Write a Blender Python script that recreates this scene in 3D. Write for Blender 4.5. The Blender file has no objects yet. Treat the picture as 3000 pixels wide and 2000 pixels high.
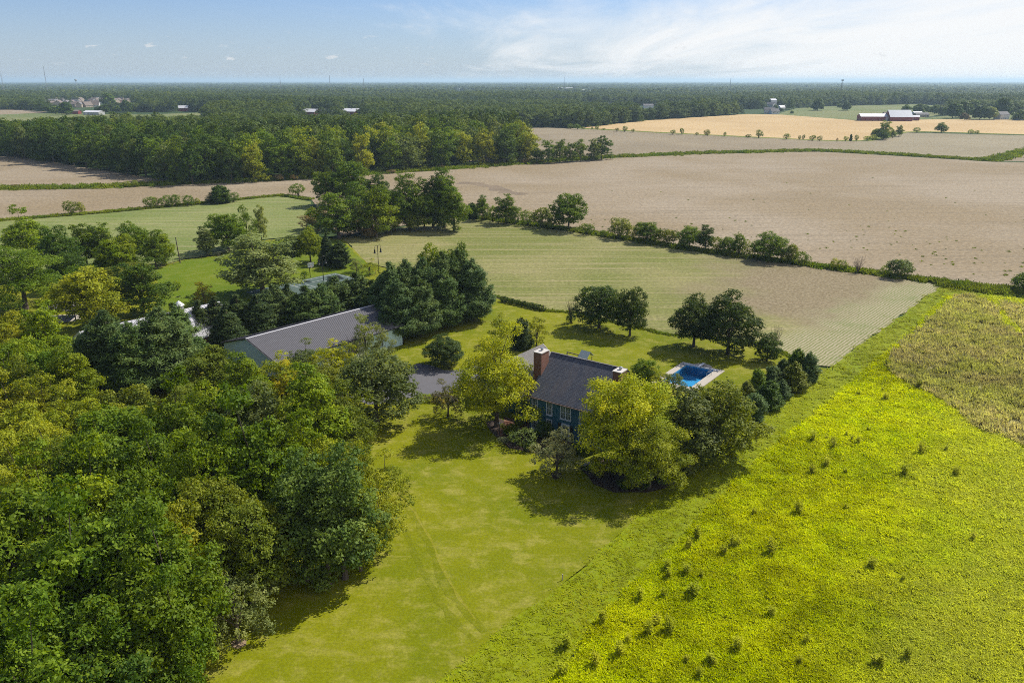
import bpy, bmesh, math, random
import numpy as np
from mathutils import Vector, Matrix
R = math.radians
SC = bpy.context.scene
COL = SC.collection
# ---------------------------------------------------------------- camera, sky, sun, exposure
CAM_H = 48.0
FPX, HORY = 2333.0, 236.0                      # focal length and horizon row for a 3000 x 2000 frame
PITCH = math.atan((1000 - HORY) / FPX)
cam_data = bpy.data.cameras.new('camera')
cam_data.sensor_fit = 'HORIZONTAL'; cam_data.sensor_width = 36.0
cam_data.lens = 36.0 * FPX / 3000.0
cam_data.clip_start = 0.5; cam_data.clip_end = 60000
cam = bpy.data.objects.new('camera', cam_data); COL.objects.link(cam)
cam.location = (0, 0, CAM_H)
cam.rotation_euler = (math.pi / 2 - PITCH, 0, 0)
SC.camera = cam

SUN_EL, SUN_AZ = R(46), R(53)                   # azimuth measured from +Y (view direction) towards +X
sunvec = Vector((math.sin(SUN_AZ) * math.cos(SUN_EL), math.cos(SUN_AZ) * math.cos(SUN_EL), math.sin(SUN_EL)))
sl = bpy.data.lights.new('sun', 'SUN'); sl.energy = 5.0; sl.angle = R(0.53); sl.color = (1.0, 0.95, 0.85)
so = bpy.data.objects.new('sun', sl); COL.objects.link(so); so.location = (60, 40, 120)
so.rotation_euler = sunvec.to_track_quat('Z', 'Y').to_euler()

W = bpy.data.worlds.new('World'); SC.world = W; W.use_nodes = True
nt = W.node_tree; nt.nodes.clear()
def N(nt, typ, **kw):
    n = nt.nodes.new(typ)
    for k, v in kw.items():
        if k.startswith('i_'): n.inputs[k[2:]].default_value = v
        else: setattr(n, k, v)
    return n
def Lk(nt, a, b): nt.links.new(a, b)
def mathn(nt, op, a, b=None, c=None, clamp=False):
    n = nt.nodes.new('ShaderNodeMath'); n.operation = op; n.use_clamp = clamp
    for i, x in enumerate((a, b, c)):
        if x is None: continue
        if isinstance(x, (int, float)): n.inputs[i].default_value = x
        else: nt.links.new(x, n.inputs[i])
    return n.outputs[0]
def mixc(nt, fac, a, b, mode='MIX'):
    n = nt.nodes.new('ShaderNodeMix'); n.data_type = 'RGBA'; n.blend_type = mode; n.clamp_factor = True
    for i, x in ((0, fac), (6, a), (7, b)):
        if isinstance(x, (int, float)): n.inputs[i].default_value = x
        elif isinstance(x, tuple): n.inputs[i].default_value = x if len(x) == 4 else (*x, 1)
        else: nt.links.new(x, n.inputs[i])
    return n.outputs[2]
def ramp(nt, x, a, b):
    n = nt.nodes.new('ShaderNodeMapRange'); n.interpolation_type = 'SMOOTHSTEP'
    nt.links.new(x, n.inputs[0]); n.inputs[1].default_value = a; n.inputs[2].default_value = b
    return n.outputs[0]
def noise(nt, vec, scale, detail=3, rough=0.55, dist=0.0):
    n = nt.nodes.new('ShaderNodeTexNoise'); n.inputs['Scale'].default_value = scale
    n.inputs['Detail'].default_value = detail; n.inputs['Roughness'].default_value = rough
    n.inputs['Distortion'].default_value = dist
    nt.links.new(vec, n.inputs['Vector']); return n.outputs['Fac']
def mapping(nt, vec, scale=(1, 1, 1), rot=(0, 0, 0), loc=(0, 0, 0)):
    n = nt.nodes.new('ShaderNodeMapping'); nt.links.new(vec, n.inputs[0])
    n.inputs['Scale'].default_value = scale; n.inputs['Rotation'].default_value = rot; n.inputs['Location'].default_value = loc
    return n.outputs[0]

out = N(nt, 'ShaderNodeOutputWorld'); bg = N(nt, 'ShaderNodeBackground')
sky = N(nt, 'ShaderNodeTexSky', sky_type='NISHITA'); sky.sun_disc = False
sky.sun_elevation = SUN_EL; sky.sun_rotation = SUN_AZ; sky.altitude = 200
sky.air_density = 1.0; sky.dust_density = 0.3; sky.ozone_density = 2.5
SKY_STR = 0.076
tc = N(nt, 'ShaderNodeTexCoord'); sep = N(nt, 'ShaderNodeSeparateXYZ'); Lk(nt, tc.outputs['Generated'], sep.inputs[0])
zc = mathn(nt, 'MAXIMUM', mathn(nt, 'ADD', sep.outputs[2], 0.05), 0.03)
px_ = mathn(nt, 'DIVIDE', sep.outputs[0], zc); py_ = mathn(nt, 'DIVIDE', sep.outputs[1], zc)
cmb = N(nt, 'ShaderNodeCombineXYZ'); Lk(nt, px_, cmb.inputs[0]); Lk(nt, py_, cmb.inputs[1])
# thin cirrus sheet thickening towards the sun's side of the sky, with drawn-out streaks
m1 = mapping(nt, cmb.outputs[0], (0.42, 0.10, 1), (0, 0, R(-32)), (2.1, 0.3, 0))
streak = noise(nt, m1, 1.7, 10, 0.66, 0.9)
m2 = mapping(nt, cmb.outputs[0], (0.16, 0.07, 1), (0, 0, R(20)), (0.4, 5.0, 0))
sheet_ = noise(nt, m2, 1.4, 6, 0.55, 0.6)
az = mathn(nt, 'ARCTAN2', sep.outputs[0], sep.outputs[1])
side = mathn(nt, 'SUBTRACT', mathn(nt, 'MULTIPLY', az, 1.30), mathn(nt, 'MULTIPLY', sep.outputs[2], 2.6))
cov = mathn(nt, 'ADD', mathn(nt, 'ADD', mathn(nt, 'MULTIPLY', mathn(nt, 'SUBTRACT', streak, 0.5), 1.15), mathn(nt, 'MULTIPLY', mathn(nt, 'SUBTRACT', sheet_, 0.5), 1.2)), side)
cmask = mathn(nt, 'MULTIPLY', ramp(nt, cov, -0.26, 0.55), 0.96)
wisp = mathn(nt, 'MULTIPLY', mathn(nt, 'MULTIPLY', ramp(nt, streak, 0.56, 0.76), ramp(nt, az, -0.45, 0.1)), 0.45)
# small low cumulus puffs near the horizon
m3 = mapping(nt, tc.outputs['Generated'], (26, 26, 90))
puff = noise(nt, m3, 1.0, 6, 0.6)
band = mathn(nt, 'MULTIPLY', ramp(nt, sep.outputs[2], 0.012, 0.022), mathn(nt, 'SUBTRACT', 1.0, ramp(nt, sep.outputs[2], 0.03, 0.06)))
pmask = mathn(nt, 'MULTIPLY', mathn(nt, 'MULTIPLY', ramp(nt, puff, 0.62, 0.70), band), 0.75)
hz = mathn(nt, 'SUBTRACT', 1.0, ramp(nt, sep.outputs[2], -0.06, 0.13))
skyc = mixc(nt, 1.0, sky.outputs[0], (0.72, 0.84, 1.14), 'MULTIPLY')
skyc = mixc(nt, mathn(nt, 'MULTIPLY', hz, 0.8), skyc, (4.7, 5.6, 6.7))
skyc = mixc(nt, wisp, skyc, (8.0, 8.2, 8.4))
skyc = mixc(nt, cmask, skyc, (9.2, 9.25, 9.25))
skyc = mixc(nt, pmask, skyc, (7.6, 7.7, 7.8))
Lk(nt, skyc, bg.inputs[0]); bg.inputs[1].default_value = SKY_STR
Lk(nt, bg.outputs[0], out.inputs[0])
SC.view_settings.view_transform = 'Standard'; SC.view_settings.look = 'None'
SC.view_settings.exposure = 0.47; SC.view_settings.gamma = 1.0; SC.view_settings.use_curve_mapping = False
SC.render.engine = 'CYCLES'
cy = SC.cycles
cy.max_bounces = 4; cy.diffuse_bounces = 1; cy.glossy_bounces = 2; cy.transmission_bounces = 4
cy.transparent_max_bounces = 6; cy.volume_bounces = 0; cy.caustics_reflective = False; cy.caustics_refractive = False
cy.use_adaptive_sampling = True; cy.adaptive_threshold = 0.02
cy.use_denoising = False; cy.denoiser = 'OPENIMAGEDENOISE'; cy.denoising_input_passes = 'RGB_ALBEDO_NORMAL'; cy.denoising_prefilter = 'ACCURATE'
cy.sample_clamp_indirect = 4.0; cy.filter_width = 0.95

# ---------------------------------------------------------------- helpers
rng = np.random.default_rng(7)
random.seed(11)
def G(px, py, z=0.0):
    """point of the plane at height z that the photograph shows at px,py (3000 x 2000)"""
    dx = (px - 1500) / FPX; dy = (1000 - py) / FPX
    y = math.cos(PITCH) + dy * math.sin(PITCH); zz = -math.sin(PITCH) + dy * math.cos(PITCH)
    t = (z - CAM_H) / zz
    return Vector((dx * t, y * t, z))
def mpp(p): return (Vector(p) - Vector((0, 0, CAM_H))).length / FPX
def tag(o, label=None, cat=None, group=None, kind=None):
    if label: o['label'] = label
    if cat: o['category'] = cat
    if group: o['group'] = group
    if kind: o['kind'] = kind
    return o
def empty(name, loc=(0, 0, 0), rz=0.0, scale=(1, 1, 1)):
    o = bpy.data.objects.new(name, None); COL.objects.link(o)
    o.location = loc; o.rotation_euler = (0, 0, rz); o.scale = scale; o.empty_display_size = 0.3
    return o
def link(name, me, mat=None, parent=None):
    o = bpy.data.objects.new(name, me); COL.objects.link(o)
    if mat is not None and not me.materials: me.materials.append(mat)
    if parent is not None: o.parent = parent
    return o
class MB:
    """collects simple shapes into one mesh"""
    def __init__(s): s.v = []; s.f = []
    def poly(s, pts, flip=False):
        n = len(s.v); s.v += [tuple(p) for p in pts]; f = list(range(n, n + len(pts)))
        s.f.append(f[::-1] if flip else f); return s
    def box(s, a, b, M=None):
        x0, y0, z0 = a; x1, y1, z1 = b; n = len(s.v)
        P = [(x0, y0, z0), (x1, y0, z0), (x1, y1, z0), (x0, y1, z0), (x0, y0, z1), (x1, y0, z1), (x1, y1, z1), (x0, y1, z1)]
        if M is not None: P = [tuple(M @ Vector(p)) for p in P]
        s.v += P
        s.f += [[n + i for i in q] for q in ((3, 2, 1, 0), (4, 5, 6, 7), (0, 1, 5, 4), (1, 2, 6, 5), (2, 3, 7, 6), (3, 0, 4, 7))]
        return s
    def slab(s, quad, th, d=None):
        """a quad given thickness th (along -normal, or along d)"""
        q = [Vector(p) for p in quad]
        nrm = (q[1] - q[0]).cross(q[3] - q[0]).normalized() if d is None else -Vector(d).normalized()
        lo = [p - nrm * th for p in q]; n = len(s.v)
        s.v += [tuple(p) for p in q + lo]; k = len(q)
        s.f.append([n + i for i in range(k)]); s.f.append([n + k + i for i in range(k)][::-1])
        for i in range(k):
            j = (i + 1) % k; s.f.append([n + j, n + i, n + k + i, n + k + j])
        return s
    def prism(s, prof, a, b):
        """profile [(x,z)] extruded along y from a to b"""
        n = len(s.v); k = len(prof)
        s.v += [(x, a, z) for x, z in prof] + [(x, b, z) for x, z in prof]
        s.f.append([n + i for i in range(k)]); s.f.append([n + k + i for i in range(k)][::-1])
        for i in range(k):
            j = (i + 1) % k; s.f.append([n + j, n + i, n + k + i, n + k + j])
        return s
    def tube(s, pts, rad, seg=6, cap=True):
        pts = [Vector(p) for p in pts]; n0 = len(s.v)
        if not hasattr(rad, '__len__'): rad = [rad] * len(pts)
        for i, p in enumerate(pts):
            d = (pts[min(i + 1, len(pts) - 1)] - pts[max(i - 1, 0)])
            d = d.normalized() if d.length > 1e-9 else Vector((0, 0, 1))
            a = d.cross(Vector((0.31, 0.95, 0.05)) if abs(d.z) > 0.85 else Vector((0, 0, 1))).normalized(); b = d.cross(a)
            for k in range(seg):
                t = 2 * math.pi * k / seg
                s.v.append(tuple(p + (a * math.cos(t) + b * math.sin(t)) * rad[i]))
        for i in range(len(pts) - 1):
            for k in range(seg):
                k2 = (k + 1) % seg
                s.f.append([n0 + i * seg + k, n0 + i * seg + k2, n0 + (i + 1) * seg + k2, n0 + (i + 1) * seg + k])
        if cap:
            s.f.append([n0 + k for k in range(seg)][::-1]); m = n0 + (len(pts) - 1) * seg; s.f.append([m + k for k in range(seg)])
        return s
    def lathe(s, prof, c=(0, 0, 0), seg=12):
        n0 = len(s.v)
        for r, z in prof:
            for k in range(seg):
                t = 2 * math.pi * k / seg; s.v.append((c[0] + r * math.cos(t), c[1] + r * math.sin(t), c[2] + z))
        for i in range(len(prof) - 1):
            for k in range(seg):
                k2 = (k + 1) % seg
                s.f.append([n0 + i * seg + k, n0 + i * seg + k2, n0 + (i + 1) * seg + k2, n0 + (i + 1) * seg + k])
        s.f.append([n0 + k for k in range(seg)][::-1]); m = n0 + (len(prof) - 1) * seg; s.f.append([m + k for k in range(seg)])
        return s
    def mesh(s, name):
        me = bpy.data.meshes.new(name); me.from_pydata(s.v, [], s.f); me.update()
        bm = bmesh.new(); bm.from_mesh(me); bmesh.ops.recalc_face_normals(bm, faces=bm.faces[:]); bm.to_mesh(me); bm.free()
        return me
    def build(s, name, mat, parent=None): return link(name, s.mesh(name), mat, parent)
def ordinal(i):
    w = ['first', 'second', 'third', 'fourth', 'fifth', 'sixth', 'seventh', 'eighth', 'ninth', 'tenth', 'eleventh', 'twelfth', 'thirteenth', 'fourteenth', 'fifteenth', 'sixteenth', 'seventeenth', 'eighteenth', 'nineteenth']
    t = {2: ('twentieth', 'twenty'), 3: ('thirtieth', 'thirty'), 4: ('fortieth', 'forty'), 5: ('fiftieth', 'fifty'), 6: ('sixtieth', 'sixty'), 7: ('seventieth', 'seventy')}
    if i <= 19: return w[i - 1]
    a, b = divmod(i, 10); return t[a][0] if b == 0 else t[a][1] + '-' + w[b - 1]

# ---------------------------------------------------------------- materials
MATS = {}
def newmat(name):
    m = bpy.data.materials.new(name); m.use_nodes = True; m.node_tree.nodes.clear(); MATS[name] = m
    o = N(m.node_tree, 'ShaderNodeOutputMaterial'); p = N(m.node_tree, 'ShaderNodeBsdfPrincipled')
    Lk(m.node_tree, p.outputs[0], o.inputs[0]); return m, m.node_tree, p, o
def pos(nt): return N(nt, 'ShaderNodeNewGeometry').outputs['Position']
def objc(nt): return N(nt, 'ShaderNodeTexCoord').outputs['Object']
ALB = 0.74       # all base colours were picked for exposure 0; this keeps them right at the exposure above
def scaled(nt, c):
    v = N(nt, 'ShaderNodeVectorMath', operation='SCALE'); v.inputs['Scale'].default_value = ALB; Lk(nt, c, v.inputs[0]); return v.outputs[0]
def setc(nt, p, c):
    if isinstance(c, tuple): p.inputs['Base Color'].default_value = (*[x * ALB for x in c[:3]], 1)
    else: Lk(nt, scaled(nt, c), p.inputs['Base Color'])
def bump(nt, p, h, strength, dist):
    b = N(nt, 'ShaderNodeBump'); b.inputs['Strength'].default_value = strength; b.inputs['Distance'].default_value = dist
    Lk(nt, h, b.inputs['Height']); Lk(nt, b.outputs[0], p.inputs['Normal'])
def plain(name, c, rough=0.6, metal=0.0, var=0.15, scale=3.0, spec=0.4):
    m, nt, p, o = newmat(name)
    n = noise(nt, objc(nt), scale, 5, 0.6)
    col = mixc(nt, n, tuple(x * (1 - var) for x in c), tuple(min(1, x * (1 + var)) for x in c))
    setc(nt, p, col); p.inputs['Roughness'].default_value = rough; p.inputs['Metallic'].default_value = metal
    p.inputs['Specular IOR Level'].default_value = spec
    return m
def leafmat(name, trans=0.33, inst=False, tint=(1, 1, 1)):
    m, nt, p, o = newmat(name)
    oi = N(nt, 'ShaderNodeObjectInfo')
    at = N(nt, 'ShaderNodeAttribute', attribute_name='leafvar')
    if inst:
        c1 = mixc(nt, oi.outputs['Random'], tuple(a * b for a, b in zip((0.065, 0.12, 0.016), tint)), tuple(a * b for a, b in zip((0.16, 0.215, 0.022), tint)))
        wn = N(nt, 'ShaderNodeTexWhiteNoise', noise_dimensions='1D'); Lk(nt, oi.outputs['Random'], wn.inputs['W'])
        pn = noise(nt, oi.outputs['Location'], 0.0035, 3, 0.6)
        c1 = mixc(nt, ramp(nt, pn, 0.38, 0.62), mixc(nt, 0.5, c1, (0.05, 0.095, 0.018)), mixc(nt, 0.35, c1, (0.20, 0.26, 0.025)))
        base = mixc(nt, mathn(nt, 'MULTIPLY', ramp(nt, wn.outputs[0], 0.55, 1.0), 0.6), c1, tuple(a * b for a, b in zip((0.075, 0.11, 0.035), tint)))
    else:
        base = oi.outputs['Color']
    hs = N(nt, 'ShaderNodeHueSaturation')
    Lk(nt, base, hs.inputs['Color'])
    Lk(nt, mathn(nt, 'MULTIPLY_ADD', at.outputs['Fac'], -0.055, 0.526), hs.inputs['Hue'])
    Lk(nt, mathn(nt, 'MULTIPLY_ADD', at.outputs['Fac'], 1.15, 0.50), hs.inputs['Value'])
    lc_ = scaled(nt, hs.outputs[0]); Lk(nt, lc_, p.inputs['Base Color'])
    p.inputs['Roughness'].default_value = 0.55; p.inputs['Specular IOR Level'].default_value = 0.10
    t = N(nt, 'ShaderNodeBsdfTranslucent')
    Lk(nt, mixc(nt, 1.0, lc_, (1.75, 1.65, 0.55), 'MULTIPLY'), t.inputs[0])
    mx = N(nt, 'ShaderNodeMixShader'); mx.inputs[0].default_value = trans
    Lk(nt, p.outputs[0], mx.inputs[1]); Lk(nt, t.outputs[0], mx.inputs[2]); Lk(nt, mx.outputs[0], o.inputs[0])
    return m
M_leaf = leafmat('leaf'); M_needle = leafmat('needle', 0.15)
M_far = leafmat('far_leaf', 0.2, True)
M_bark = plain('bark', (0.11, 0.085, 0.065), 0.9, var=0.4, scale=6)
M_palebark = plain('pale_bark', (0.26, 0.22, 0.17), 0.9, var=0.3, scale=6)
M_twig = plain('twig', (0.17, 0.13, 0.10), 0.9)
# ---------------------------------------------------------------- ground materials
def fieldmat(name, c1, c2, c3, ang=0.0, big=0.02, streak=0.5, fine=1.8, fleck=None, fleck_amt=0.0, patch=None, rough=0.95):
    m, nt, p, o = newmat(name); P = pos(nt)
    n1 = noise(nt, P, big, 5, 0.55, 0.4)
    ms = mapping(nt, P, (0.018, 0.55, 1), (0, 0, ang))
    n2 = noise(nt, ms, 1.0, 5, 0.65, 0.3)
    n3 = noise(nt, P, fine, 6, 0.75)
    col = mixc(nt, ramp(nt, n1, 0.36, 0.64), c1, c2)
    col = mixc(nt, mathn(nt, 'MULTIPLY', ramp(nt, n2, 0.44, 0.72), streak), col, c3)
    k = mathn(nt, 'MULTIPLY_ADD', ramp(nt, n3, 0.28, 0.72), 0.62, 0.68)
    sc = N(nt, 'ShaderNodeVectorMath', operation='SCALE'); Lk(nt, col, sc.inputs[0]); Lk(nt, k, sc.inputs['Scale'])
    col = sc.outputs[0]
    if fleck:
        n4 = noise(nt, P, 0.9, 4, 0.7)
        col = mixc(nt, mathn(nt, 'MULTIPLY', ramp(nt, n4, 0.60, 0.72), fleck_amt), col, fleck)
    if patch: col = patch(nt, P, col)
    setc(nt, p, col); p.inputs['Roughness'].default_value = rough; p.inputs['Specular IOR Level'].default_value = 0.1
    bump(nt, p, n3, 0.5, 0.12)
    return m
def halfplane(nt, P, a, b, width, amp, scale=0.05):
    """0 on the right of a->b, 1 on the left, ragged edge"""
    a = Vector(a); b = Vector(b); d = (b - a).normalized(); n = Vector((-d.y, d.x, 0))
    dp = N(nt, 'ShaderNodeVectorMath', operation='DOT_PRODUCT'); Lk(nt, P, dp.inputs[0]); dp.inputs[1].default_value = n
    s = mathn(nt, 'SUBTRACT', dp.outputs['Value'], a.dot(n))
    nz = mathn(nt, 'MULTIPLY', mathn(nt, 'SUBTRACT', noise(nt, P, scale, 5, 0.65), 0.5), amp)
    return ramp(nt, mathn(nt, 'ADD', s, nz), -width, width)
M_terrain = fieldmat('terrain_green', (0.045, 0.08, 0.022), (0.06, 0.095, 0.03), (0.05, 0.075, 0.03), 0, 0.004, 0.3, 0.3)
M_pale = fieldmat('pale_pasture', (0.14, 0.185, 0.055), (0.21, 0.22, 0.085), (0.26, 0.24, 0.12), 0.2, 0.006, 0.5, 0.3)
M_tan = fieldmat('stubble_tan', (0.365, 0.298, 0.212), (0.30, 0.232, 0.142), (0.215, 0.175, 0.122), R(8), 0.010, 0.6, 0.9, (0.44, 0.37, 0.27), 0.35)
M_tan2 = fieldmat('stubble_dark', (0.27, 0.22, 0.145), (0.33, 0.27, 0.18), (0.20, 0.165, 0.11), R(4), 0.008, 0.45, 0.6)
M_furrow = fieldmat('stubble_furrow', (0.34, 0.29, 0.19), (0.30, 0.255, 0.165), (0.24, 0.205, 0.135), R(-40), 0.008, 0.8, 0.6)
M_wheat = fieldmat('wheat_gold', (0.60, 0.43, 0.225), (0.53, 0.37, 0.185), (0.47, 0.36, 0.15), R(5), 0.008, 0.5, 0.5)
def crop_patch(nt, P, col):
    # brown bare stubble towards the hedgerow on the right, then pale ridged rows in the near corner
    brown = mixc(nt, ramp(nt, noise(nt, P, 1.6, 5, 0.7), 0.35, 0.68), (0.17, 0.125, 0.075), (0.36, 0.29, 0.19))
    b1 = halfplane(nt, P, G(2030, 900), G(2180, 715), 14, 48); b1 = mathn(nt, 'SUBTRACT', 1.0, b1)
    b2 = halfplane(nt, P, G(1500, 790), G(2330, 945), 7, 26)
    col = mixc(nt, mathn(nt, 'MULTIPLY', mathn(nt, 'MULTIPLY', b1, b2), 0.85), col, brown)
    a, b = G(2430, 1073), G(2765, 828); ang = math.atan2((b - a).y, (b - a).x)
    mr = mapping(nt, P, (1, 1, 1), (0, 0, -ang))
    wv = N(nt, 'ShaderNodeTexWave', wave_type='BANDS', bands_direction='Y', wave_profile='SIN')
    wv.inputs['Scale'].default_value = 0.50; wv.inputs['Distortion'].default_value = 3.0; wv.inputs['Detail'].default_value = 3; wv.inputs['Detail Scale'].default_value = 1.2
    Lk(nt, mr, wv.inputs['Vector'])
    nn = noise(nt, P, 2.2, 5, 0.75)
    rows = mixc(nt, ramp(nt, mathn(nt, 'ADD', wv.outputs['Fac'], mathn(nt, 'MULTIPLY', mathn(nt, 'SUBTRACT', nn, 0.5), 2.4)), 0.1, 0.9), (0.21, 0.225, 0.085), (0.42, 0.36, 0.24))
    g = noise(nt, P, 0.06, 4, 0.6)
    rows = mixc(nt, mathn(nt, 'MULTIPLY', ramp(nt, g, 0.5, 0.68), 0.6), rows, (0.17, 0.22, 0.06))
    r1 = halfplane(nt, P, G(2230, 1010), G(2640, 825), 6, 22, 0.09); r1 = mathn(nt, 'SUBTRACT', 1.0, r1)
    r0 = halfplane(nt, P, G(2190, 1100), G(2250, 960), 7, 18, 0.09); r0 = mathn(nt, 'SUBTRACT', 1.0, r0)
    col = mixc(nt, mathn(nt, 'MULTIPLY', mathn(nt, 'MULTIPLY', r1, r0), 0.95), col, rows)
    return col
M_crop = fieldmat('crop_green_tan', (0.175, 0.195, 0.045), (0.27, 0.255, 0.095), (0.37, 0.31, 0.165), R(12), 0.022, 0.8, 1.3, (0.46, 0.38, 0.23), 0.75, crop_patch)
M_pasture = fieldmat('crop_left', (0.155, 0.205, 0.045), (0.225, 0.255, 0.08), (0.36, 0.32, 0.17), R(-12), 0.022, 0.7, 1.3, (0.48, 0.40, 0.25), 0.65)
def lawnmat(name, c1, c2, c3, ang, amt=0.5):
    m, nt, p, o = newmat(name); P = pos(nt)
    n1 = noise(nt, P, 0.05, 4, 0.6, 0.5); n2 = noise(nt, P, 0.33, 6, 0.7, 0.3)
    st = noise(nt, mapping(nt, P, (0.30, 1.0, 1), (0, 0, ang)), 1.0, 5, 0.65, 0.6)
    n3 = noise(nt, P, 3.5, 5, 0.8)
    col = mixc(nt, ramp(nt, n1, 0.34, 0.66), c1, c2)
    col = mixc(nt, mathn(nt, 'MULTIPLY', ramp(nt, mathn(nt, 'ADD', mathn(nt, 'MULTIPLY', n2, 0.65), mathn(nt, 'MULTIPLY', st, 0.35)), 0.46, 0.66), amt), col, c3)
    k = mathn(nt, 'MULTIPLY_ADD', ramp(nt, n3, 0.25, 0.75), 0.5, 0.75)
    sc = N(nt, 'ShaderNodeVectorMath', operation='SCALE'); Lk(nt, col, sc.inputs[0]); Lk(nt, k, sc.inputs['Scale'])
    setc(nt, p, sc.outputs[0]); p.inputs['Roughness'].default_value = 0.95; p.inputs['Specular IOR Level'].default_value = 0.1
    bump(nt, p, n3, 0.6, 0.08)
    return m
M_lawn = lawnmat('lawn_grass', (0.155, 0.185, 0.002), (0.215, 0.225, 0.004), (0.34, 0.31, 0.065), R(38), 0.75)
M_rearlawn = lawnmat('rear_lawn_grass', (0.115, 0.175, 0.006), (0.15, 0.195, 0.008), (0.24, 0.25, 0.05), R(-30), 0.5)
M_track = lawnmat('track_grass', (0.140, 0.168, 0.002), (0.188, 0.20, 0.004), (0.29, 0.275, 0.045), R(60), 0.65)
M_trackdry = lawnmat('track_dry_grass', (0.215, 0.225, 0.008), (0.25, 0.24, 0.02), (0.32, 0.29, 0.07), R(60), 0.6)
M_rough = lawnmat('rough_mown_grass', (0.195, 0.255, 0.004), (0.235, 0.275, 0.005), (0.27, 0.28, 0.04), R(50), 0.5)
M_meadow = lawnmat('meadow_ground', (0.30, 0.35, 0.001), (0.37, 0.385, 0.002), (0.36, 0.33, 0.008), R(20), 0.4)
M_weedground = lawnmat('weed_ground', (0.30, 0.30, 0.08), (0.36, 0.32, 0.13), (0.40, 0.34, 0.18), R(20), 0.5)
M_verge = lawnmat('verge_grass', (0.13, 0.18, 0.02), (0.19, 0.21, 0.03), (0.23, 0.21, 0.08), R(5), 0.5)
def bladecol(name, a, b, c, trans=0.35, pale=None):
    m, nt, p, o = newmat(name); P = pos(nt); oi = N(nt, 'ShaderNodeObjectInfo')
    n1 = noise(nt, P, 0.09, 4, 0.6)
    col = mixc(nt, ramp(nt, n1, 0.35, 0.65), a, b)
    col = mixc(nt, mathn(nt, 'MULTIPLY', ramp(nt, oi.outputs['Random'], 0.55, 1.0), 0.45), col, c)
    n2 = noise(nt, P, 0.028, 5, 0.6, 0.8); n3 = noise(nt, P, 0.35, 4, 0.65)
    k = mathn(nt, 'ADD', mathn(nt, 'MULTIPLY', ramp(nt, n2, 0.3, 0.7), 0.35), mathn(nt, 'MULTIPLY', ramp(nt, n3, 0.3, 0.7), 0.42))
    sc = N(nt, 'ShaderNodeVectorMath', operation='SCALE'); Lk(nt, col, sc.inputs[0]); Lk(nt, mathn(nt, 'ADD', k, 0.58), sc.inputs['Scale']); col = sc.outputs[0]
    if pale:
        pm = mathn(nt, 'SUBTRACT', 1.0, halfplane(nt, P, G(2560, 1990), G(2800, 1290), 9, 30, 0.06))
        col = mixc(nt, mathn(nt, 'MULTIPLY', pm, 0.6), col, pale)
    setc(nt, p, col); p.inputs['Roughness'].default_value = 0.6; p.inputs['Specular IOR Level'].default_value = 0.05
    t = N(nt, 'ShaderNodeBsdfTranslucent'); Lk(nt, mixc(nt, 1.0, scaled(nt, col), (1.4, 1.4, 0.6), 'MULTIPLY'), t.inputs[0])
    mx = N(nt, 'ShaderNodeMixShader'); mx.inputs[0].default_value = trans
    Lk(nt, p.outputs[0], mx.inputs[1]); Lk(nt, t.outputs[0], mx.inputs[2]); Lk(nt, mx.outputs[0], o.inputs[0]); return m
M_blade = bladecol('meadow_blades', (0.58, 0.68, 0.001), (0.72, 0.76, 0.002), (0.82, 0.78, 0.01), 0.42, (0.74, 0.76, 0.12))
M_weedblade = bladecol('weed_blades', (0.56, 0.55, 0.19), (0.60, 0.52, 0.29), (0.52, 0.56, 0.08), 0.4)
M_roughblade = bladecol('rough_blades', (0.36, 0.42, 0.004), (0.43, 0.46, 0.006), (0.42, 0.43, 0.06), 0.4)
M_vergeblade = bladecol('verge_blades', (0.15, 0.23, 0.018), (0.26, 0.30, 0.025), (0.19, 0.22, 0.05))
# ---------------------------------------------------------------- ground sheets
def dens(poly, step=14.0, closed=True):
    out = []; n = len(poly)
    for i in range(n if closed else n - 1):
        a = Vector(poly[i]); b = Vector(poly[(i + 1) % n]); k = max(1, int((b - a).length / step))
        out += [a.lerp(b, j / k) for j in range(k)]
    if not closed: out.append(Vector(poly[-1]))
    return out
def gpoly(pts, jit=0.0, step=10.0, seed=1, world=False):
    """photo points -> world polygon with a slightly ragged outline"""
    w = [Vector(p) for p in pts] if world else [G(*p) for p in pts]
    r = random.Random(seed)
    w = dens([(p.x, p.y, 0) for p in w], step)
    return [p + Vector((r.uniform(-jit, jit), r.uniform(-jit, jit), 0)) for p in w]
from mathutils.geometry import delaunay_2d_cdt
def sheet(name, poly, z, mat, label=None, kind='structure', parent=None, hole=None):
    me = bpy.data.meshes.new(name)
    n = len(poly); c = sum((Vector((p.x, p.y)) for p in poly), Vector((0, 0))) / n
    vs = [Vector((p.x, p.y)) - c for p in poly]; ed = [(i, (i + 1) % n) for i in range(n)]
    if hole: k = len(hole); vs += [Vector((p.x, p.y)) - c for p in hole]; ed += [(n + i, n + (i + 1) % k) for i in range(k)]
    rv, _, rf = delaunay_2d_cdt(vs, ed, [], 0, 1e-5)[:3]
    cen = np.array([[sum(rv[i].x for i in f) / 3, sum(rv[i].y for i in f) / 3] for f in rf]); ok = inpoly(cen, [(v.x, v.y) for v in vs[:n]])
    if hole: ok &= ~inpoly(cen, [(v.x, v.y) for v in vs[n:]])
    fs_ = []
    for f, k in zip(rf, ok):
        if not k: continue
        a, b, d = (rv[i] for i in f); fs_.append(tuple(f) if (b - a).cross(d - a) > 0 else tuple(f)[::-1])
    me.from_pydata([(v.x + c.x, v.y + c.y, z) for v in rv], [], fs_); me.update()
    o = link(name, me, mat, parent)
    if parent is None: tag(o, label, None, None, kind)
    return o
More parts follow.
